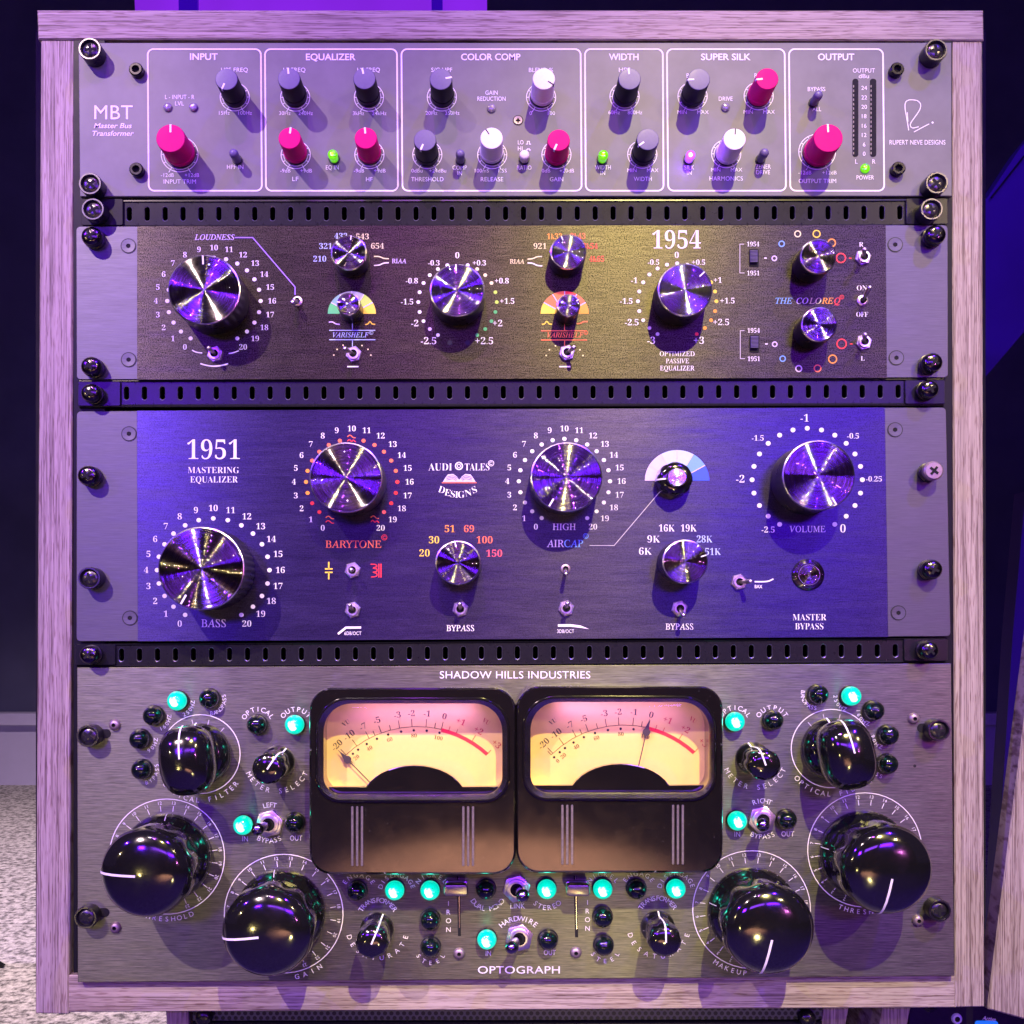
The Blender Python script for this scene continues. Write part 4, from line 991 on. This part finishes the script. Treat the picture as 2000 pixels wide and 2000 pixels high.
p.arc('DESATURATE', 737.4, 1815, 57, 56, 254, 106, 9.2, 'sans', 'white', True); p.arc('DESATURATE', 1286.6, 1811, 57.5, 57, 254, 106, 9.2, 'sans', 'white', True)

# lamps: (place, lit, word, above/below radius, first and last angle)
def word(c, s, r, a0, a1, cap=8.6, inward=False): p.arc(s, c[0], c[1], r, r, a0, a1, cap, 'sans', 'white', inward)
LA = [(D1(870, 320), 1), (D1(1093, 305), 0), (D1(700, 425), 0), (D1(605, 590), 0), (D1(618, 803), 0), (D1(1428, 487), 0), (D1(1695, 487), 1), (D1(1333, 1193), 1), (D1(1693, 1178), 0),
      (D5(365, 400), 0), (D5(725, 393), 1), (D5(1060, 393), 1), (D5(1590, 390), 0), (D5(1060, 672), 0), (D5(1065, 935), 0), (D5(1598, 858), 1),
      (D6(427, 382), 1), (D6(957, 382), 1), (D6(1280, 385), 0), (D6(1650, 378), 1), (D6(960, 650), 0), (D6(968, 920), 0), (D6(440, 868), 0),
      (D7(325, 367), 1), (D7(577, 358), 0), (D7(872, 190), 0), (D7(1085, 200), 1), (D7(1235, 295), 0), (D7(1330, 455), 0), (D7(1325, 645), 0), (D7(340, 1015), 1), (D7(665, 1008), 0)]
for (x, y), on in LA: jewel(opt, x, y, on, 19.2)
base = lambda x, y, h=20: ((U(x, y, h).x / S) + 1000, 1000 - U(x, y, h).z / S)
for c, s, a0, a1 in ((D1(870, 330), '250HZ', 157, 92), (D1(1093, 315), 'BANDPASS', 175, 75), (D1(705, 430), '160HZ', 157, 92), (D1(610, 590), '90HZ', 150, 95), (D1(618, 805), 'BYPASS', 165, 75)):
    b = base(*c); word(b, s, 27, a0, a1, 7.6, True)
for c, s, a0, a1 in ((D7(870, 192), 'BANDPASS', 280, 185), (D7(1085, 203), '250HZ', 268, 198), (D7(1235, 297), '160HZ', 268, 198), (D7(1330, 455), '90HZ', 262, 205), (D7(1325, 645), 'BYPASS', 285, 200)):
    b = base(*c); word(b, s, 27, a0, a1, 7.6, True)
for c, s, hw in ((D1(1445, 480), 'OPTICAL', 58), (D1(1710, 480), 'OUTPUT', 52), (D7(318, 370), 'OPTICAL', 58), (D7(560, 370), 'OUTPUT', 56)):
    word((c[0], c[1] + 2), s, 31, -hw, hw, 9.2)
for c, s, hw in ((D5(390, 385), 'ENGAGE', 55), (D5(748, 385), 'DISENGAGE', 72), (D5(1078, 385), 'NICKEL', 52), (D6(955, 378), 'NICKEL', 52), (D6(1292, 372), 'ENGAGE', 52), (D6(1645, 372), 'DISENGAGE', 74)):
    word((c[0], c[1] + 2), s, 33, -hw, hw, 8.8)
for cx, cy in (D5(570, 660), D6(1472, 640)): word((cx, cy), 'TRANSFORMER', 37.5 * 1.03, -58, 58, 9.4)
for c, s in ((D5(1605, 395), 'DUAL MONO'), (D6(427, 385), 'STEREO')): word((c[0], c[1]), s, 33, 235 if len(s) > 7 else 222, 125 if len(s) > 7 else 138, 9.6, True)
for c in (D5(1068, 935), D6(975, 918)): word(c, 'STEEL', 27, 240, 120, 8.4, True)
for x, ys in ((D5(1236, 0)[0], (505, 587, 668, 752)), (D6(809, 0)[0], (495, 577, 658, 740))):
    for ch, y in zip('IRON', ys): p.text(ch, x, 1660 + y / 4.83, 9.2, 'sans')
p.arc('LEFT', 528, 1612, 40, 40, -16, 12, 9.4); p.arc('RIGHT', 1488.6, 1604, 40, 40, -22, 22, 9.4)
p.arc('BYPASS', 526, 1598, 45, 44, 206, 154, 9.4, 'sans', 'white', True); p.arc('BYPASS', 1489.5, 1590, 45, 44, 206, 154, 9.4, 'sans', 'white', True)
for s, c, w in (('IN', D1(1355, 1282), 11), ('OUT', D1(1712, 1277), 24), ('IN', D7(333, 1097), 11), ('OUT', D7(662, 1095), 25), ('IN', D5(1612, 975), 10), ('OUT', D6(453, 968), 23), ('LINK', D6(150, 528), 28)): p.text(s, *c, 9.8, 'sans', w)
p.arc('HARDWIRE', 1013, 1845, 51, 51, -40, 40, 10)

# knobs
pointer_knob(opt, 0, 0, -6, fl); pointer_knob(opt, 0, 0, -12, fr)
small_knob(opt, *D1(1512, 795), 32); small_knob(opt, *D7(515, 648), -18); small_knob(opt, *D5(510, 885), 22); small_knob(opt, *D6(1545, 868), 0)
for (x, y), ang in ((D2(668, 370), 272), (D2(1515, 783), 263), (D8(1145, 285), 191), (D8(470, 628), 192)):
    big_knob(opt, x, y, ang)
toggle(opt, D1(1520, 1180), D1(1442, 1215), 25, 10, 56, 'chrome', 'darkchrome', 12.5, 7, False, True)
toggle(opt, D7(498, 1005), D7(500, 1037), 25, 10, 56, 'chrome', 'darkchrome', 12.5, 7, False, True)
toggle(opt, D6(140, 372), D6(197, 432), 25, 10, 56, 'chrome', 'darkchrome', 13, 7, False, True)
toggle(opt, D6(165, 835), D6(95, 922), 25, 10, 56, 'chrome', 'darkchrome', 13, 7, False, True)
# slide levers
for (cx, cy), (s0, s1) in ((D5(1305, 385), (D5(1330, 250), D5(1340, 812))), (D6(722, 385), (D6(692, 245), D6(707, 825)))):
    mb = MB(); prism(mb, [(s0[0] - 3, s0[1]), (s0[0] + 3, s0[1]), (s1[0] + 3, s1[1]), (s1[0] - 3, s1[1])], .8, .1, 'void')
    prism(mb, [(s0[0] + .2, s0[1]), (s0[0] + 2, s0[1]), (s1[0] + 1, s1[1] - 16), (s1[0] - .8, s1[1] - 16)], 1.3, .2, 'darkchrome')
    sl = build('slide_lever', mb, opt)
    mb = MB(); ocx, ocy = base(cx, cy, 42)
    rings = []
    for h, w, t in ((0, 21, 10), (12, 22, 11), (14, 17, 8), (22, 17, 8), (24, 22, 11), (38, 23, 11.5), (41.5, 21.5, 10), (42, 20, 9)):
        rings.append([U(a, b, 0) + Vector((0, -h * S, 0)) for a, b in rrect(ocx - w, ocy - t, ocx + w, ocy + t, t * .62, 5)])
    loops(mb, rings, 'nickelcap', True, True)
    part('slide_cap', mb.mesh('slide_cap', wloc(sl)), sl, wloc(sl))

# meters
HM, HR, HI, HD = 84, 90, 76, 22
def meter(zoom, ox, oy, needle):
    """zoom maps the enlarged measurements; ox, oy shift the second meter's"""
    Z = lambda a, b: zoom(a + ox, b + oy)
    (x0, y0), (x1, y1) = (Z(110, 193), Z(1874, 1787))
    F = lambda ring, h: [U(a, b, h) for a, b in ring]
    back = lambda ring, h, hh: [Vector((v.x, -hh * S, v.z)) for v in F(ring, h)]
    (wx0, wy0), (wx1, wy1) = Z(165, 280), Z(1818, 1166)
    (ix0, iy0), (ix1, iy1) = Z(230, 325), Z(1760, 1102)
    outer = lambda d: rrect(x0 + d, y0 + d, x1 - d, y1 - d, 44 - d, 9)
    rim = lambda d: rrect(wx0 + d, wy0 + d, wx1 - d, wy1 - d, (62 - d, 48 - d, 48 - d, 62 - d), 9)
    inn = lambda d: rrect(ix0 + d, iy0 + d, ix1 - d, iy1 - d, (54 - d, 34 - d, 34 - d, 54 - d), 9)
    mb = MB()
    loops(mb, [back(outer(-1), HM - 7, 0), back(outer(-1), HM - 7, HM - 12), F(outer(-.8), HM - 7), F(outer(.8), HM - 2.5), F(outer(3.5), HM)], 'gloss_meter', True); loops(mb, [F(outer(3.5), HM), F(rim(-2), HM)], 'gloss_meter')
    hs = build('vu_meter', mb, opt)
    def child(name, m): return part(name, m.mesh(name, wloc(hs)), hs, wloc(hs))
    mb = MB()
    loops(mb, [F(rim(-2), HM - .2), F(rim(0), HR - 2), F(rim(1.5), HR), F(rim(3.5), HR)], 'gloss_meter', True)
    loops(mb, [F(rim(3.5), HR), F(inn(-.8), HI + 1), F(inn(0), HI - 1)], 'blackchrome')
    loops(mb, [F(inn(0), HI - 1), back(inn(-3), HI, HD)], 'blackchrome', True)
    child('window_bezel', mb)
    # ribs below the window
    for g in (475, 1427):
        for k in range(3):
            mb = MB()
            gx = g + 41.5 * k + (0 if ox == 0 else 25 if g > 1000 else 28); xa, ya = Z(gx - 12, 1205); xb, yb = Z(gx + 12, 1722)
            r0 = F(rrect(xa, ya, xb, yb, 2.6, 4), HM - .5); r1 = F(rrect(xa + .9, ya + .9, xb - .9, yb - .9, 1.8, 4), HM + 2.2)
            loops(mb, [r0, r1], 'rib', True, True); child('trim_rib', mb)
    # dial plate and its printing
    mb = MB(); (dx0, dy0), (dx1, dy1) = Z(150, 230), Z(1840, 1160)
    dl = rrect(dx0, dy0, dx1, dy1, 44, 8); mb.add(F(dl, HD), [list(range(len(dl)))], 'dial'); child('dial', mb)
    pr = Print(hs, HD + .4, 'dial_markings')
    cx, cy = Z(1032, 1414); R = 203.1
    pt = lambda a, r: (cx + r * math.sin(rad(a)), cy - r * math.cos(rad(a)))
    A = dict(zip(('-20', '-10', '-7', '-6', '-5', '-4', '-3', '-2', '-1', '-.5', '0', '+.5', '+1', '+2', '+3'), (-43.3, -35.6, -27.6, -24, -20.2, -14.8, -9.8, -2.9, 4.8, 9.6, 13.4, 17.5, 21.8, 31.5, 42.5)))
    pr.ring(cx, cy, R, .9, 'black', a0=-44.5, a1=13.4); pr.ring(cx, cy, R - 1.2, 7.2, 'red', a0=13.4, a1=42.6)
    for k, a in A.items():
        red = k.startswith('+'); L = 15 if k in ('-20', '-10', '-7', '-5', '-3', '-2', '-1', '0', '+2') else 10
        pr.line([pt(a, R), pt(a, R + L)], 1.2, 'darkred' if red else 'black')
        if '.' not in k and k not in ('-6', '-4'): pr.text(k, *pt(a, 229), 11.2, 'serif', None, a, 'darkred' if red else 'black')
    pr.line([pt(-44.5, R), pt(-44.5, R + 10)], 1.2, 'black')
    for a, m in ((-33.6, 'black'), (32.3, 'darkred')): pr.text('VU', *pt(a, 252), 8.6, 'serif', 14.5, a, m)
    for a in (-44.3, -40, -36.2, -30.3, -23.7, -16.9, -9.3, -2, 5.4, 12.8): pr.disc(*pt(a, 195.7), 2.4, 'black')
    for s, a in (('0', -44.3), ('20', -39.8), ('40', -30.2), ('60', -16.9), ('80', -2), ('100', 12.8)): pr.text(s, *pt(a, 185.5), 7, 'serif', None, a, 'black')
    # needle, floating above the dial
    hn = HD + 9; mb = MB(); a = needle; rf = lambda a, r, w: (cx + r * math.sin(rad(a)) + w * math.cos(rad(a)), cy - r * math.cos(rad(a)) + w * math.sin(rad(a)))
    blade = [rf(a, 100, -.9), rf(a, 186, -.9)] + [rf(a, 194 + 8 * math.sin(rad(t)), 7.6 * math.cos(rad(t))) for t in range(220, 120, -15)] + [rf(a, 214, -.8), rf(a, 222, 0), rf(a, 214, .8)]
    blade += [rf(a, 194 + 8 * math.sin(rad(t)), 7.6 * math.cos(rad(t))) for t in range(60, -45, -15)] + [rf(a, 186, .9), rf(a, 100, .9)]
    prism(mb, blade, hn, hn - 1, 'needle'); child('needle', mb)
    # moulded cover over the movement
    ax, ay = Z(585, 1042); bx, by = Z(1416, 1038); tx, ty = Z(1005, 857)
    hump = []
    for i in range(15):
        t = -1 + 2 * i / 14; hump.append((tx + (bx - ax) / 2 * math.sin(t * 1.17) / math.sin(1.17), ty + (ay - ty) * (1 - math.cos(t * 1.17)) / (1 - math.cos(1.17))))
    lx, ly = Z(222, 1042); rx, ry = Z(1768, 1038); _, yb = Z(0, 1112)
    mb = MB(); prism(mb, [(lx, ly)] + hump + [(rx, ry), (rx, yb), (lx, yb)], 62, 48, 'gloss_meter', 1.2); child('movement_cover', mb)
    mb = MB(); mb.add(F(inn(1.2), HI - 3), [list(range(40))], 'glass'); child('window_glass', mb)
    # the two small bulbs at the foot of the dial
    for bx_, by_, e in ((Z(330, 1085), 0, .05), (Z(1700, 1085), 0, .05), (Z(1010, 1085), 0, .03)):
        l = bpy.data.lights.new('meter_bulb', 'POINT'); l.energy = e * BULB; l.color = (1.0, 0.52, 0.10); l.shadow_soft_size = .003
        lo = bpy.data.objects.new('meter_bulb', l); COL.objects.link(lo); lo.location = U(bx_[0], bx_[1], 40)
    l = bpy.data.lights.new('meter_glow', 'AREA'); l.energy = .05 * GLOW; l.color = (0.85, 0.34, 1.9); l.shape = 'RECTANGLE'; l.size = 230 * S; l.size_y = 16 * S
    lo = bpy.data.objects.new('meter_glow', l); COL.objects.link(lo); lo.location = U(*Z(1000, 340), 60)
    tgt = U(*Z(1000, 640), HD); lo.rotation_euler = (tgt - lo.location).to_track_quat('-Z', 'Y').to_euler()
BULB, GLOW = 0.32, 0.24
meter(D3, 0, 0, -44.6)

meter(lambda a, b: (580 + a / 4.391 + 404.0, 1300 + b / 4.391 - 3.0), .01, 0, 13.0)

# ================================================================== what stands round the rack
def backdrop(name, m, y, x0, x1, z0, z1):
    mb = MB(); mb.add([(x0, y, z0), (x1, y, z0), (x1, y, z1), (x0, y, z1)], [(0, 1, 2, 3)], m); return setting(name, mb)
ZC = (1000 - FY) * S                 # height of the camera
FLOOR, WALL = ZC - 0.51, 2.48
def carpet():
    m, n, b = nt('speckled_carpet')
    f = noise(n, mapping(n, (1, 1, 1)), 95, 4, .7)
    n.links.new(ramp(n, f, [(.38, (.09, .085, .085)), (.5, (.34, .32, .31)), (.62, (.55, .52, .50))]), b.inputs['Base Color'])
    b.inputs['Roughness'].default_value = 1; bump(n, b, f, .8, .01); return m
M['carpet'] = carpet()
M['navy'] = plain('navy_wall', (0.07, 0.07, 0.14), .8, 0, .15, 6)
M['skirt'] = plain('lilac_paint', (0.50, 0.46, 0.66), .5, 0, .03, 20)
M['tan'] = plain('tan_wall', (0.34, 0.20, 0.13), .8, 0, .5, 1.2)
mb = MB(); mb.add([(-6, -4, FLOOR), (6, -4, FLOOR), (6, WALL + .2, FLOOR), (-6, WALL + .2, FLOOR)], [(0, 1, 2, 3)], 'carpet'); setting('floor', mb)
backdrop('wall', 'navy', WALL, -4, 4, FLOOR, FLOOR + 3.2)
sk = empty('skirting', Vector((-1.5, WALL, FLOOR)), 'pale violet skirting board along the foot of the dark wall', 'skirting board')
def wbox(mb, x0, x1, y0, y1, z0, z1, m):
    vs = [(x, y, z) for z in (z0, z1) for y in (y0, y1) for x in (x0, x1)]
    mb.add(vs, [(0, 1, 5, 4), (1, 3, 7, 5), (3, 2, 6, 7), (2, 0, 4, 6), (4, 5, 7, 6), (2, 3, 1, 0)], m)
ZT = ZC - (1390 - FY) / 2000 * (WALL + DIST * S)
mb = MB(); wbox(mb, -3, 3, WALL - .03, WALL - .001, FLOOR, ZT - .035, 'skirt'); build('board', mb, sk)
mb = MB(); wbox(mb, -3, 3, WALL - .055, WALL - .001, ZT - .034, ZT, 'skirt'); build('top_moulding', mb, sk)

# violet-lit surface behind the top of the rack, its light put in as emission
def far(px, py, d):                 # the point a distance d (metres) behind the panel plane that shows at px, py
    return U(px, py, -d / S)
def emis(name, col, s):
    m, n, b = nt(name); f = noise(n, mapping(n, (3, 1, 1)), 2, 2)
    n.links.new(ramp(n, f, [(.3, tuple(c * .75 for c in col)), (.7, col)]), b.inputs['Emission Color']); b.inputs['Emission Strength'].default_value = s
    b.inputs['Base Color'].default_value = (0.02, .01, .03, 1); return m
M['screen'] = emis('violet_screen', (0.26, 0.02, 0.85), 1.0)  # emission stands in for the violet light on panel and bars
M['screen_bar'] = emis('deep_violet_bar', (0.03, 0.0, 0.42), 1.0)
sc = empty('screen', far(600, -30, 1.0), 'glowing violet screen with dark vertical bars behind the top of the rack', 'screen')
mb = MB(); pts = [far(x, y, 1.0) for x, y in ((256, -160), (950, -160), (952, 120), (268, 120))]
mb.add(pts + [v + Vector((0, .04, 0)) for v in pts], [(0, 1, 2, 3), (4, 7, 6, 5), (0, 4, 5, 1), (1, 5, 6, 2), (2, 6, 7, 3), (3, 7, 4, 0)], 'screen'); build('display', mb, sc)
for x0, x1 in ((347, 384), (841, 863)):
    mb = MB(); pts = [far(x, y, .99) for x, y in ((x0, -160), (x1, -160), (x1 + 2, 120), (x0 + 3, 120))]
    mb.add(pts + [v + Vector((0, .008, 0)) for v in pts], [(0, 1, 2, 3), (4, 7, 6, 5), (0, 4, 5, 1), (1, 5, 6, 2), (2, 6, 7, 3), (3, 7, 4, 0)], 'screen_bar'); build('display_bar', mb, sc)

# tilted neighbouring board and rack on the right
M['bluepanel'] = plain('blue_board', (0.035, 0.012, 0.13), .5, 0, .2, 8)
bp = empty('leaning_board', far(2000, 900, .5), 'smooth deep blue board with a slanting black seam, right of the upper rack', 'board')
def slab(pts, d, t, m, parent, name):
    mb = MB(); n = len(pts); v = [far(x, y, d) for x, y in pts]
    mb.add(v + [w + Vector((0, t, 0)) for w in v], [list(range(n)), list(range(2 * n - 1, n - 1, -1))] + [(i, (i + 1) % n, n + (i + 1) % n, n + i) for i in range(n)], m); return build(name, mb, parent)
slab([(1800, 520), (1930, 384), (1992, 290), (2180, 60), (2180, 460), (2000, 648), (1930, 730), (1800, 860)], .45, .02, 'bluepanel', bp, 'board_face')
slab([(1936, 384), (1938, 386), (2003, 304), (2000, 303)], .447, .002, 'void', bp, 'seam')
b2 = empty('narrow_board', far(1975, 1500, .3), 'narrow violet-blue board edge between the rack and the slanting wooden side', 'board')
slab([(2003, 960), (2120, 960), (2000, 1990), (1931, 1990), (1961, 1500), (1978, 1240)], .36, .02, 'bluepanel', b2, 'board_edge')

nb = empty('neighbour_rack', U(1990, 1800, -40), 'slanting pale wooden rack side at the lower right edge, beside the main rack', 'rack')
mb = MB(); prism(mb, [(2034, 1150), (2110, 1150), (2062, 2004), (1997, 1990), (1931, 1972), (1929, 1966), (1976, 1600)], -30, -75, 'wood_z', 3); build('side_beam', mb, nb)
M['led_blue'] = emis('blue_light_bar', (0.01, 0.16, 1.0), 1.1)
dv = empty('black_device', U(1900, 2010, -60), 'black device with blue light bar and pale socket screw under the right rack corner', 'audio device')
mb = MB(); prism(mb, [(1772, 1940), (2060, 1940), (2060, 2120), (1772, 2120)], -90, -600, 'gloss_meter', 4); build('front_panel', mb, dv)
hz = -88
mb = MB(); prism(mb, rrect(1906, 1995, 1950, 2012, 5, 4), hz + 2, hz - 2, 'led_blue', 1); build('light_bar', mb, dv)
pd = Print(dv, hz + 1); pd.text('Active', 1932, 1989.5, 8, 'bolditalic', 26, 8)
def sock(u, x, y, h, r, m):
    pq = U(x, y, h); mb = MB(); lathe(mb, [(r, -4), (r, 0), (r * .85, 2.5), (r * .5, 3)], m, 24, close=False); lathe(mb, [(r * .5, 3), (r * .45, -1)], 'void', 12); part('socket_screw', mb.mesh('socket_screw'), u, pq)
sock(dv, 1869, 1990, hz, 11, 'skirt'); sock(dv, 1818, 1963, hz, 15, 'blackscrew')

st = empty('rack_stand', U(1000, 2050, -120), 'pale wooden stand legs carrying the rack, just visible under its bottom beam', 'stand')
for poly in ([(322, 1950), (366, 1950), (378, 2130), (334, 2130)], [(1612, 1950), (1662, 1950), (1626, 2130), (1580, 2130)], [(1728, 1950), (1782, 1950), (1748, 2130), (1694, 2130)]):
    mb = MB(); prism(mb, poly, -70, -240, 'wood_z', 2); build('stand_leg', mb, st)
def grille():
    m, n, b = nt('perforated_steel')
    tc = n.nodes.new('ShaderNodeTexCoord'); v = n.nodes.new('ShaderNodeTexVoronoi'); mp = n.nodes.new('ShaderNodeMapping')
    mp.inputs['Scale'].default_value = (1 / (12.8 * S), 1, 1 / (9.6 * S)); n.links.new(tc.outputs['Object'], mp.inputs[0])
    sp = n.nodes.new('ShaderNodeSeparateXYZ'); n.links.new(mp.outputs[0], sp.inputs[0])
    def mth(op, a, bb=None, c=None):
        t = n.nodes.new('ShaderNodeMath'); t.operation = op
        for i, z in enumerate((a, bb, c)):
            if z is None: continue
            if isinstance(z, (int, float)): t.inputs[i].default_value = z
            else: n.links.new(z, t.inputs[i])
        return t.outputs[0]
    n.nodes.remove(v)
    row = mth('FLOOR', sp.outputs[2]); off = mth('MULTIPLY', mth('MODULO', mth('ABSOLUTE', row), 2.0), .5)
    fx = mth('SUBTRACT', mth('FRACT', mth('ADD', sp.outputs[0], off)), .5); fz = mth('SUBTRACT', mth('FRACT', sp.outputs[2]), .5)
    d = mth('SQRT', mth('ADD', mth('MULTIPLY', fx, fx), mth('MULTIPLY', mth('MULTIPLY', fz, fz), .6)))
    n.links.new(ramp(n, d, [(.30, (.002, .002, .002)), (.36, (.075, .085, .07))]), b.inputs['Base Color']); b.inputs['Roughness'].default_value = .4; return m
M['grille'] = grille()
lw = empty('lower_unit', U(1000, 2060, -80), 'black perforated rack unit directly below the wooden rack', 'audio unit')
mb = MB(); prism(mb, [(376, 1950), (1606, 1950), (1606, 1991.5), (376, 1994)], -62, -500, 'grille', 1); build('perforated_strip', mb, lw)
mb = MB(); prism(mb, [(376, 1998), (1606, 1996), (1606, 2150), (376, 2150)], -58, -500, 'black_steel', 2); build('front_panel', mb, lw)
for x, y in ((398, 1987), (1577, 1990)):
    pq = U(x, y, -48); mb = MB(); lathe(mb, [(17, -10), (17, 3), (14, 8), (8, 11), (.4, 12)], 'blackscrew', 28); part('rack_screw', mb.mesh('rack_screw'), lw, pq)
fl_ = empty('floor_box', Vector((-.9, .8, FLOOR)), 'dark corner of a box on the carpet at the lower left edge', 'box')
mb = MB(); pts = [far(x, y, .90) for x, y in ((-40, 1860), (-6, 1880), (6, 1887), (-6, 1906), (-40, 1915))]
mb.add(pts + [v + Vector((0, .008, 0)) for v in pts], [list(range(5))] + [(i, (i + 1) % 5, 5 + (i + 1) % 5, 5 + i) for i in range(5)], 'black_steel'); build('box_side', mb, fl_)

# unseen far side of the room, its tan patches added for gloss to reflect
backdrop('back_wall', 'tan', -2.9, -3.5, 3.5, FLOOR, FLOOR + 2.6)

finish_text()
